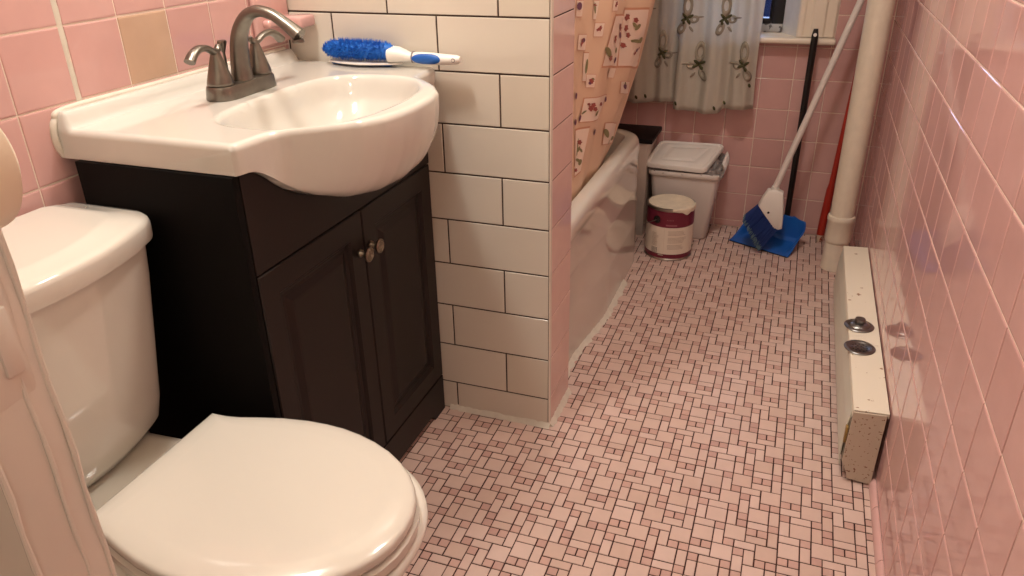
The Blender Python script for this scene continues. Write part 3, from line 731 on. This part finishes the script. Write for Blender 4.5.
for k in range(2300):
    x = rnd.uniform(-.484, -.314); th = rnd.uniform(0, 2*PI)
    taper = math.sqrt(max(.05, 1-((x+.400)/.084)**4))
    r0, r1 = .012*taper, (.0235+rnd.uniform(-.002, .003))*taper
    d = Vector((rnd.uniform(-.35, .35), math.cos(th), math.sin(th)*.98)); c = Vector((x, -.036, bz+.0300))
    a = c+Vector((0, d.y, d.z))*r0; b = c+d*r1
    if b.z < bz+.0085: b.z = bz+.0085+rnd.random()*.002
    if a.z < bz+.0095: a.z = bz+.0095
    if b.y > -.0105: b.y = -.0105-rnd.random()*.002
    s = Vector((.0013, 0, 0)); t = d.cross(Vector((1, 0, 0))).normalized()*.0013
    mb.add([a-s, a+t, a+s, a-t, b], [(0, 1, 4), (1, 2, 4), (2, 3, 4), (3, 0, 4)], rnd.choice((0, 0, 1)), False)
br = mb.build('bristles', [M_blue_br, mat('deep_blue_bristle', srgb(14, 84, 178), .6)], hb, kind='raw')

# ------------------------------------------------------------------ ceramic holder on the pink wall
ch = thing('soap_holder', 'pink ceramic holder with a thick ledge on the pink wall above the sink corner', 'soap holder', (XL+.01, -.05, .93))
mb = MB(); mb.box(XL+.0005, XL+.012, -.118, -.004, .885, 1.035, 0, .005, 3); mb.build('back_plate', [M_pink[1]], ch)
mb = MB()
mb.box(XL+.010, -.514, -.062, -.006, .917, .940, 0, .006, 3); mb.box(XL+.010, XL+.03, -.100, -.058, .921, .936, 0, .006, 3)
mb.build('ledge', [M_pink[1]], ch)

# ------------------------------------------------------------------ toilet
TC = -.829
to = thing('toilet', 'white toilet with its lid closed, beside the dark vanity', 'toilet', (-.25, TC, 0))
def tank_ring(hw, xb, xf, xfc, z, r=.03, n=40):
    pts = []
    for k in range(n+1):   # front from +y side to -y side
        y = hw*math.cos(PI*k/n)
        e = hw-abs(y)
        x = xfc+(xf-xfc)*(1-(y/hw)**2)
        if e < r: x -= r-math.sqrt(max(0, r*r-(r-e)**2))
        pts.append((x, TC+y, z))
    rb = .012
    pts += [(xb+rb, TC-hw, z), (xb, TC-hw+rb, z)]
    pts += [(xb, TC+t*hw, z) for t in (-.6, -.2, .2, .6)]
    pts += [(xb, TC+hw-rb, z), (xb+rb, TC+hw, z)]
    return pts
TB = XL+.008
mb = MB(); rings = []
for z, hw, xf, xfc, r in ((.392, .130, -.440, -.470, .02), (.398, .150, -.425, -.457, .03), (.413, .156, -.416, -.448, .035), (.45, .162, -.409, -.442, .036), (.55, .173, -.400, -.434, .036), (.65, .184, -.392, -.427, .034), (.703, .187, -.388, -.424, .032)):
    rings.append(tank_ring(hw, TB, xf, xfc, z, r))
mb.loft(rings, 0); mb.build('tank', [M_porc], to, angle=60)
mb = MB(); rings = []
for z, ins in ((.7035, .005), (.705, .001), (.710, 0), (.728, 0), (.7335, .0016), (.7365, .005), (.7390, .014), (.7420, .034), (.7440, .038), (.7442, .046)):
    rings.append(tank_ring(.1985-ins, TB-.001+min(ins, .012)*.3, -.372-ins, -.420-ins, z, .030))
mb.loft(rings, 0); mb.build('tank_lid', [M_porc], to, angle=50)
mb = MB()   # flush lever on the tank front
mb.lathe([(.011, .0005), (.011, .008), (.007, .012), (0, .013)], (-.4165, TC-.115, .655), 18, 0, (1, -.25, 0)); mb.tube([(-.408, TC-.116, .655), (-.404, TC-.09, .652), (-.398, TC-.055, .646)], [.006, .0055, .007], 10); mb.build('flush_lever', [M_nickel], to)
def egg(xa, xb, hw, z, n=56, xw=None, p=2.2, pb=2.6):
    """egg outline: nose at xb, back at xa"""
    xw = xw if xw is not None else lerp(xa, xb, .42); pts = []
    for k in range(n):
        a = 2*PI*k/n; c, s = math.cos(a), math.sin(a)
        q = p if c > 0 else pb
        sx = abs(c)**(2/q)*(1 if c > 0 else -1); sy = abs(s)**(2/q)*(1 if s > 0 else -1)
        pts.append((xw+(xb-xw if c > 0 else xw-xa)*sx, TC+hw*sy, z))
    return pts
mb = MB(); rings = []
for xa, xb, hw, z in ((-.47, -.09, .105, .001), (-.47, -.085, .108, .012), (-.46, -.10, .100, .06), (-.45, -.10, .098, .13), (-.44, -.07, .112, .21), (-.42, -.01, .140, .29), (-.39, .040, .160, .345), (-.36, .067, .1685, .378), (-.350, .0755, .172, .395), (-.340, .074, .171, .402), (-.335, .066, .165, .405)):
    rings.append(egg(xa, xb, hw, z, xw=-.11))
mb.loft(rings, 0)
def deck(hw, x0, x1, z): # rear platform under the tank
    pts = []
    for k in range(9): a = PI/2*k/8; pts.append((x1-.03+.03*math.sin(a), TC+hw+.012-.0+.0*a-(.03-.03*math.cos(a)) , z)) if False else None
    n = 10
    for k in range(n+1): t = k/n; pts.append((lerp(x0, x1, t), TC+hw*lerp(.92, 1.06, t**2), z))
    for k in range(n+1): t = k/n; pts.append((lerp(x1, x0, t), TC-hw*lerp(.92, 1.06, (1-t)**2), z))
    return pts
mb.loft([deck(.095, TB+.03, -.36, .20), deck(.112, TB+.02, -.30, .31), deck(.125, TB+.012, -.28, .365), deck(.126, TB+.012, -.27, .378), deck(.122, TB+.016, -.275, .3845), deck(.108, TB+.03, -.28, .3865)], 0)
mb.build('bowl', [M_porc], to, angle=60)
def lid_ring(ins, z, grow=0.0):
    tab = [(-.326, .1265), (-.318, .1265), (-.300, .1275), (-.279, .1315), (-.248, .1415), (-.213, .151), (-.173, .1575), (-.140, .159), (-.110, .1575), (-.080, .152), (-.050, .143), (-.02, .130), (.005, .1145), (.028, .095), (.046, .074), (.059, .051), (.0665, .027), (.069, 0)]
    cx = -.13
    pts = [(x, TC+h, z) for x, h in tab]+[(x, TC-h, z) for x, h in reversed(tab[:-1])]
    pts += [(-.326, TC-.1265+.253*k/8, z) for k in range(1, 8)]
    out = []
    for x, y, zz in pts:
        v = Vector((x-cx, y-TC)); L = v.length; v = v*((L-ins+grow)/L); out.append((cx+v.x, TC+v.y, zz))
    return out
mb = MB(); mb.loft([lid_ring(.005, .4065), lid_ring(.0, .409, .002), lid_ring(0, .423, .0025), lid_ring(.004, .4265)], 0); mb.build('seat', [M_porc_warm], to, angle=50)
LH = .0035
mb = MB(); mb.loft([lid_ring(a, LH+b) for a, b in ((.006, .4255), (.001, .427), (0, .431), (.0004, .438), (.0025, .4415), (.0065, .4432), (.020, .4455), (.033, .4468), (.037, .4470), (.065, .4468), (.10, .4466))], 0)
mb.build('seat_lid', [M_porc_warm], to, angle=60)
# ------------------------------------------------------------------ waste bin with loose lid
bi = thing('waste_bin', 'off-white plastic bin with a loose lid behind the paint can', 'bin', (.115, 1.37, 0))
def rr(x0, x1, y0, y1, r, z, n=6):
    pts = []
    for cx, cy, a0 in ((x1-r, y1-r, 0), (x0+r, y1-r, PI/2), (x0+r, y0+r, PI), (x1-r, y0+r, 1.5*PI)):
        for k in range(n+1): a = a0+PI/2*k/n; pts.append((cx+r*math.cos(a), cy+r*math.sin(a), z))
    return pts
def binr(t, z, o=0): return rr(lerp(.012, -.010, t)-o, lerp(.208, .240, t)+o, lerp(1.288, 1.274, t)-o, lerp(1.415, 1.442, t)+o, .022, z)
mb = MB(); mb.loft([binr(.02, .001, -.004), binr(.0, .006), binr(.92, .238), binr(.93, .2385, .004), binr(.94, .243, .008), binr(1, .258, .009), binr(1, .2605, .007), binr(1, .259, .002), binr(.95, .245, -.003), binr(.1, .02, -.003)], 0)
mb.build('body', [M_bin], bi, angle=50)
mb = MB(); rnd = random.Random(5)   # bag edge folded over the rim
def bagf(u, v):
    x = lerp(-.020, .252, u); r = math.sin(u*37)+.6*math.sin(u*71+1)+.4*math.sin(u*113)
    return Vector((x, 1.268+.012*v+.004*math.sin(u*50+v*3), .262+v*(.010+.009*(r*.5))+.004*math.sin(u*24)-.006*(1-v)*abs(math.sin(u*9))))
mb.grid(bagf, 60, 5, 0)
def bagr(u, v):
    y = lerp(1.27, 1.44, u); r = math.sin(u*31)+.6*math.sin(u*57+1)
    return Vector((.243+.010*math.sin(v*PI)+.004*r, y, .255+v*(.045+.008*r)))
mb.grid(bagr, 30, 6, 1)
def bagtop(u, v): return Vector((lerp(-.012, .245, u), lerp(1.272, 1.435, v), .264+.008*math.sin(u*23+v*11)+.006*math.sin(u*41-v*17)+.022*v))
mb.grid(bagtop, 40, 24, 0)
o = mb.build('bag_liner', [M_bag, mat('white_bag', srgb(222, 218, 214), .4)], bi, angle=50, kind='raw'); o.modifiers.new('Solidify', 'SOLIDIFY').thickness = .0008
mb = MB()   # lid: sloping slab resting on the bag
A0, A1, B1, B0 = Vector((-.030, 1.258, .286)), Vector((.190, 1.258, .279)), Vector((.236, 1.440, .326)), Vector((-.006, 1.440, .323))
LN = (A1-A0).cross(B0-A0).normalized()
def lidr(ins, h, n=6):
    r = .026; c = (A0+A1+B0+B1)/4; Q = [B1, B0, A0, A1]; pts = []
    for i in range(4):
        p, pa, pb = Q[i], Q[i-1], Q[(i+1) % 4]
        da, db = (pa-p).normalized(), (pb-p).normalized()
        s, e = p+da*r, p+db*r
        for k in range(n+1):
            t = k/n; pts.append(s*(1-t)**2+p*2*t*(1-t)+e*t*t)
    out = []
    for q in pts:
        d = q-c; out.append(c+d*((d.length-ins)/d.length)+LN*h)
    return out
mb.loft([lidr(.006, -.012), lidr(.0, -.013), lidr(0, 0), lidr(.003, .004), lidr(.010, .005), lidr(.014, .002), lidr(.020, .0015), lidr(.024, .0035), lidr(.055, .004), lidr(.058, .0025), lidr(.064, .0025), lidr(.067, .0042), lidr(.085, .0045)], 0)
mb.build('lid', [M_wplastic], bi, angle=40)

# ------------------------------------------------------------------ paint can
cc = Vector((.0945, 1.142, 0)); CR = .0825
pc = thing('paint_can', 'maroon and cream paint can on the floor in front of the bin', 'paint can', tuple(cc))
mb = MB(); mb.lathe([(CR-.003, .0005), (CR+.0018, .001), (CR+.0022, .004), (CR+.0006, .0065), (CR-.0005, .008), (CR-.0005, .182), (CR+.0008, .184), (CR+.0022, .187), (CR+.0018, .191), (CR-.002, .1925), (CR-.009, .191), (CR-.011, .187), (CR-.014, .1865), (0, .1865)], cc, 56)
mb.build('body', [M_tin], pc, angle=40)
def band(z0, z1, mi, r=CR+.0004, a0=0, a1=2*PI, n=56):
    mb.grid(lambda u, v: Vector((cc.x+r*math.cos(lerp(a0, a1, u)), cc.y+r*math.sin(lerp(a0, a1, u)), lerp(z0, z1, v))), n, 1, mi, True)
mb = MB(); band(.0085, .024, 1); band(.024, .124, 0); band(.124, .1815, 1)
def A(px): return -PI/2+px   # angle measured from the side facing the camera
# print on the label: two text columns, a code block, a badge
rnd = random.Random(2)
for k in range(11): band(.098-k*.0046, .0995-k*.0046, 2, CR+.0009, A(-.62), A(-.30-rnd.random()*.1), 8)
for g, (z0, n) in enumerate(((.110, 4), (.086, 5), (.058, 4))):
    for k in range(n): band(z0-k*.0045, z0+.0014-k*.0045, 2, CR+.0009, A(.10), A(.72+rnd.random()*.2), 10)
band(.0245, .124, 4, CR+.0006, A(-.06), A(-.052), 2)
for k in range(13):
    if k % 3 != 1: band(.022, .046, 3, CR+.0010, A(-.62+k*.022), A(-.62+k*.022+.012), 1)
band(.018, .0225, 2, CR+.0011, A(-.28), A(-.05), 6)
for k in range(5): band(.150, .1545, 5, CR+.0009, A(.02+k*.06), A(.045+k*.06), 2)
band(.130, .136, 5, CR+.0009, A(-.02), A(.45), 6)
mb.build('label', [M_label, M_maroon, M_ltext, M_barcode, mat('label_seam', srgb(206, 190, 172), .5), mat('pale_maroon_print', srgb(150, 88, 100), .45)], pc, angle=60, kind='raw')
mb = MB(); n = 40   # dried paint over the rim, with a drip on the right
ring = lambda r, z, w=0: [Vector((cc.x+(r+w*math.sin(j*1.9))*math.cos(2*PI*j/n), cc.y+(r+w*math.sin(j*1.9))*math.sin(2*PI*j/n), z+w*.4*math.sin(j*2.7))) for j in range(n)]
mb.loft([ring(CR-.004, .1928), ring(CR-.010, .1922, .0015), ring(CR-.016, .1882, .002), ring(CR-.045, .1878, .003), ring(.012, .1886, .002)], 0)
def drip(u, v):
    a = lerp(-1.35, .15, u); L = .004+.016*max(0, math.sin(u*PI))**2*(.75+.25*math.sin(u*19)); t = v
    r = interp(t, [0, .25, .45, 1], [CR-.006, CR+.001, CR+.0040, CR+.0030]); z = interp(t, [0, .25, .45, 1], [.1925, .1945, .1905, .1885-L])
    return Vector((cc.x+r*math.cos(a), cc.y+r*math.sin(a), z))
mb.grid(drip, 50, 10, 0)
for k in range(16):
    a = rnd.random()*6.3; r = rnd.random()*.045; mb.lathe([(.010, .1870), (.008, .1895+rnd.random()*.0015), (0, .1905)], (cc.x+r*math.cos(a), cc.y+r*math.sin(a), 0), 10)
mb.build('dried_paint', [M_dpaint], pc, angle=60)
mb = MB()   # handle lugs and the wire bail hanging down
for a in (A(-.42), A(-.42+PI)):
    p = Vector((math.cos(a), math.sin(a), 0)); mb = MB(); mb.lathe([(.0135, .0005), (.0135, .003), (.009, .005), (.007, .003), (0, .003)], cc+p*CR+Z3*.150, 18, 0, p); mb.build('lug', [M_black], pc)
mb = MB(); a0 = A(-.42); pts = []
for k in range(25):
    t = k/24; a = a0-PI*t; r = CR+.006+.002*math.sin(PI*t); pts.append(cc+Vector((math.cos(a)*r, math.sin(a)*r, .150-.052*math.sin(PI*t))))
mb.tube(pts, .0017, 8); mb.build('wire_bail', [M_tin], pc)

# ------------------------------------------------------------------ dustpan
dp = thing('dustpan', 'blue dustpan with a long black handle against the back wall', 'dustpan', (.42, 1.33, 0))
PO = Vector((.401, 1.262, 0)); ang = math.radians(-25.5)
PX = Vector((math.cos(ang), math.sin(ang), 0)); PY = Vector((-math.sin(ang), math.cos(ang), 0))
def D(a, b, z): return PO+PX*a+PY*b+Z3*z
HW = .117
def pan(u, v):
    # u across, v from front lip to the top of the back wall
    a = (u-.5)*2; b = interp(v, [0, .5, .62, 1], [0, .110, .126, .138])
    z = interp(v, [0, .08, .5, .62, .75, 1], [.0015, .004, .012, .024, .055, .100])
    side = smoothstep(.80, 1.0, abs(a)); z += side*.042*smoothstep(.02, .5, v)*(1-smoothstep(.7, 1, v)*.9)
    # rounded top corners of the back wall
    w = HW*(1-.09*v)
    if v > .6: w *= 1-.45*((v-.6)/.4)**3*1.0*(1 if abs(a) > .2 else 1)
    z2 = z-.0*a
    return D(a*w, b, z2)
mb = MB(); mb.grid(pan, 40, 30, 0)
o = mb.build('pan', [M_blue], dp, angle=70, kind='raw'); md = o.modifiers.new('Solidify', 'SOLIDIFY'); md.thickness = .003; md.offset = 1
mb = MB(); mb.box(-HW*.99, HW*.99, -.002, .006, .0003, .0035, 0, .001, M=Matrix.Translation(PO) @ Matrix.Rotation(ang, 4, 'Z')); mb.build('rubber_lip', [M_rubber], dp)
h0, h1 = Vector((.486, 1.388, .035)), Vector((.489, 1.399, .752))
mb = MB(); mb.tube([h0, h0.lerp(h1, .1), h0.lerp(h1, .9), h1-(h1-h0)*.03, h1], [.0115, .0115, .0125, .0125, .008], 14, 0, True, 1.0, .8)
mb.build('handle', [M_black], dp)
hp = h0.lerp(h1, .975); mb = MB(); mb.lathe([(.0058, .0), (.0058, .0012), (.0045, .0014), (0, .0014)], hp+Vector((0, -.0098, 0)), 14, 0, (-.1, -1, .15)); mb.build('hanging_hole', [M_wplastic], dp)

# ------------------------------------------------------------------ broom
br = thing('broom', 'white-handled angle broom with navy bristles standing in the dustpan', 'broom', (.42, 1.25, .02))
BY = 1.262
def at_broom(px): pass
b0, b1 = Vector((.432, BY, .235)), Vector((.700, 1.405, 1.16))
mb = MB(); mb.tube([b0-(b1-b0)*.02, b0, b0.lerp(b1, .97), b1], [.010, .0108, .0108, .006], 14); mb.build('handle', [M_bin], br)
mb = MB()
out = [(.4080, .230), (.4400, .234), (.4620, .224), (.4720, .150), (.4740, .093), (.4600, .088), (.4460, .092), (.3830, .172), (.3950, .205)]
cxo = sum(p[0] for p in out)/9; czo = sum(p[1] for p in out)/9
def hr(sc, d): return [Vector((cxo+(x-cxo)*sc, BY+d, czo+(z-czo)*sc)) for x, z in out]
mb.loft([hr(.9, -.022), hr(.98, -.019), hr(1, -.012), hr(1, .012), hr(.98, .019), hr(.9, .022)], 0)
mb.tube([Vector((.4295, BY, .222)), Vector((.4345, BY, .242))], [.0145, .0135], 16)
mb.build('head', [M_wplastic], br, angle=50, bevel=.002)
mb = MB(); mb.lathe([(.0042, 0), (.0042, .001), (0, .0012)], (.421, BY-.0225, .152), 12, 0, (0, -1, 0)); mb.build('rivet', [M_black], br)
mb = MB(); rnd = random.Random(9)
P0, P1, Q0, Q1 = Vector((.386, BY, .172)), Vector((.466, BY, .098)), Vector((.340, BY-.005, .112)), Vector((.408, BY-.025, .012))
for k in range(900):
    t = k/900; lay = rnd.uniform(-.017, .017)
    a = P0.lerp(P1, t)+Vector((0, lay, 0)); b = Q0.lerp(Q1, t)+Vector((rnd.uniform(-.005, .005), lay*1.5+rnd.uniform(-.004, .004), rnd.uniform(-.005, .005)))
    d = (b-a); n = Vector((0, 1, 0)).cross(d).normalized()*.0013; m = Vector((0, .0013, 0)); mid = a+d*.86
    mb.add([a-n, a+m, a+n, a-m, mid-n, mid+m, mid+n, mid-m], [(0, 1, 5, 4), (1, 2, 6, 5), (2, 3, 7, 6), (3, 0, 4, 7)], 0, False)
    mb.add([mid-n, mid+m, mid+n, mid-m, b-n*.6, b+m*.6, b+n*.6, b-m*.6], [(0, 1, 5, 4), (1, 2, 6, 5), (2, 3, 7, 6), (3, 0, 4, 7), (4, 5, 6, 7)], 1 if rnd.random() < .75 else 0, False)
mb.build('bristles', [M_navy_br, M_teal_br], br, kind='raw')

# ------------------------------------------------------------------ red pole behind the standpipe
rp = thing('red_pole', 'slim red wooden pole leaning behind the cream standpipe', 'pole', (.612, 1.42, 0))
r0, r1 = Vector((.611, 1.405, .028)), Vector((.674, 1.448, 1.25))
mb = MB(); mb.tube([r0, r0.lerp(r1, .05), r0.lerp(r1, .14), r0.lerp(r1, .16), r1], [.0135, .0145, .0135, .010, .009], 14); mb.build('handle', [M_red], rp)
mb = MB(); mb.tube([(.6105, 1.404, .0005), (.6105, 1.404, .012), (.611, 1.405, .0275)], [.009, .0115, .0125], 14); mb.build('worn_tip', [chipped('worn_white_tip', srgb(206, 186, 166), srgb(150, 60, 44), .5, 90, .55)], rp)

# ------------------------------------------------------------------ standpipe
px, py = .6545, 1.176
sp = thing('standpipe', 'thick cream-painted vertical pipe standing beside the heater', 'pipe', (px, py, 0))
mb = MB(); mb.lathe([(.040, .0005), (.040, .012), (.0385, .03), (.0378, .10)], (px, py, 0), 36, cap1=False); mb.lathe([(.0370, .19), (.0372, .5), (.0380, .9), (.0380, ZC)], (px, py, 0), 36)
mb.build('pipe', [M_pipe], sp)
mb = MB(); mb.lathe([(.0380, .098), (.0405, .101), (.0415, .110), (.0412, .172), (.0432, .176), (.0436, .186), (.0415, .192), (.0350, .194)], (px, py, 0), 36); mb.build('collar', [M_pipe], sp)

# ------------------------------------------------------------------ baseboard heater
he = thing('baseboard_heater', 'chipped cream baseboard heater along the right wall floor', 'heater', (.69, .5, 0))
HY0, HY1, HT = .020, .925, .187
mb = MB()   # folded cover: top, back flange and front lip
prof = [(.7235, HT-.012), (.7235, HT), (.656, HT-.003), (.6545, HT-.006), (.6545, HT-.022), (.6565, HT-.022), (.6572, HT-.0055), (.7212, HT-.003), (.7212, HT-.012)]
mb.loft([[(x, HY0, z) for x, z in prof], [(x, HY1, z) for x, z in prof]], 0, True, True, True, False); mb.build('cover', [M_heater], he, bevel=.0008)
mb = MB()   # damper and front panel standing a little proud
prof = [(.6540, HT-.016), (.6490, .130), (.6475, .055), (.6505, .030), (.6520, .030), (.6495, .055), (.6510, .129), (.6560, HT-.018)]
mb.loft([[(x, HY0+.014, z) for x, z in prof], [(x, HY1-.004, z) for x, z in prof]], 0, True, True, True, False); mb.build('front_panel', [M_heater_pan], he)
mb = MB()   # end cap, with its slanted lower corner
prof = [(.7180, .002), (.7195, HT-.0035), (.6555, HT-.007), (.6530, .050), (.6660, .022), (.6690, .008)]
cx_, cz_ = .69, .09
ins = lambda s: [(cx_+(x-cx_)*s, cz_+(z-cz_)*s) for x, z in prof]
mb.loft([[(x, HY0+.05, z) for x, z in prof], [(x, HY0-.001, z) for x, z in prof], [(x, HY0-.0025, z) for x, z in ins(.985)]], 0, True, True, True, False); mb.build('end_cap', [M_heater_end], he)
mb = MB()   # dark rim of the end cap and the feet
rim = [(x, z) for x, z in prof]
mb.loft([[(cx_+(x-cx_)*1.012, HY0+.004, cz_+(z-cz_)*1.010) for x, z in prof], [(cx_+(x-cx_)*1.012, HY0+.001, cz_+(z-cz_)*1.010) for x, z in prof]], 0, True, True, True, False)
M_rust = mat('rusty_edge', srgb(74, 50, 40), .7, var=.3)
mb.build('end_rim', [M_rust], he)
for fy in (.40, HY1-.05):
    mb = MB(); mb.box(.660, .715, fy, fy+.03, .0005, .028, 0, .002); mb.build('foot', [M_rust], he)
mb = MB()   # finned element inside
mb.tube([(.688, HY0+.055, .085), (.688, HY1-.005, .085)], .011, 12)
for k in range(60): mb.box(.664, .712, HY0+.075+k*.0138, HY0+.0757+k*.0138, .055, .118, 0)
mb.build('element', [M_tin], he)
mb = MB(); mb.box(.6485, .6535, HY0+.0035, HY0+.016, .095, .135, 0, .001); mb.build('tape_scrap', [mat('ochre_scrap', srgb(150, 120, 66), .6)], he)

# ------------------------------------------------------------------ two drain strainers on the heater
def strainer(x, y, label, knob):
    z = HT-.0012; t = thing('drain_strainer', label, 'drain strainer', (x, y, z), 'drain strainers on the heater')
    mb = MB()
    mb.lathe([(.0345, .0005), (.0350, .0018), (.0335, .0032), (.0270, .0040), (.0245, .0030), (.0225, .0012), (0, .0010)] if not knob else [(.0345, .0005), (.0350, .0018), (.0335, .0032), (.0285, .0045), (.0255, .0042), (.0235, .0065), (.0150, .0100), (0, .0105)], (x, y, z), 40)
    mb.build('plate', [M_strainer], t, angle=50)
    if knob:
        mb = MB(); mb.lathe([(.0115, .0100), (.0120, .0125), (.0125, .0190), (.0115, .0215), (.0080, .0225), (0, .0220)], (x, y, z), 26); mb.build('knob', [M_strainer], t)
    else:
        mb = MB()
        for k in range(12):
            a = 2*PI*k/12; mb.lathe([(.0022, .0011), (.0022, .0016), (0, .0017)], (x+.0165*math.cos(a), y+.0165*math.sin(a), z), 8)
        for k in range(6):
            a = 2*PI*k/6; mb.lathe([(.0022, .0011), (.0022, .0016), (0, .0017)], (x+.008*math.cos(a), y+.008*math.sin(a), z), 8)
        mb.build('hole', [M_rubber], t)
strainer(.679, .398, 'metal drain strainer with a raised knob on the chipped heater', True)
strainer(.676, .286, 'flat perforated metal drain strainer on the chipped heater', False)

# ------------------------------------------------------------------ outside
mb = MB(); mb.box(-200, 200, YB+.4, 400, -3.1, -3.0, 0); structure(mb.build('ground', [mat('dusk_blue_ground', srgb(7, 15, 30), 1.0, var=.2, vscale=.5, spec=0)]))

# ------------------------------------------------------------------ light
def area(name, loc, target, size, power, col, shape='DISK', sy=None):
    l = bpy.data.lights.new(name, 'AREA'); l.shape = shape; l.size = size; l.energy = power; l.color = col
    if sy: l.size_y = sy
    o = bpy.data.objects.new(name, l); COL.objects.link(o); o.location = loc
    d = Vector(target)-Vector(loc); o.rotation_euler = d.to_track_quat('-Z', 'Y').to_euler(); return o
WARM = (1.0, .925, .83)
area('ceiling_lamp', (.22, .05, ZC-.03), (.22, .05, 0), .24, 14, WARM)
area('vanity_lamp', (-.40, -.55, 2.16), (-.1, -.35, .0), .26, 15, WARM, 'RECTANGLE', .12)
area('fill_behind_camera', (.52, -1.85, ZC-.03), (.52, -1.85, 0), .25, 5.5, WARM)  # added fill light behind the camera, brightens the door edge and near face
w = bpy.data.worlds.new('world'); SC.world = w; w.use_nodes = True
bg = w.node_tree.nodes['Background']; bg.inputs['Color'].default_value = (.42, .58, 1.0, 1); bg.inputs['Strength'].default_value = 7.0
SC.view_settings.view_transform = 'Standard'; SC.view_settings.look = 'None'; SC.view_settings.gamma = 1; SC.view_settings.use_curve_mapping = False
SC.view_settings.exposure = 0.02
SC.cycles.max_bounces = 8; SC.cycles.diffuse_bounces = 5; SC.cycles.glossy_bounces = 4
SC.cycles.use_denoising = True
for o in bpy.data.objects:
    if '_o' in o: del o['_o']
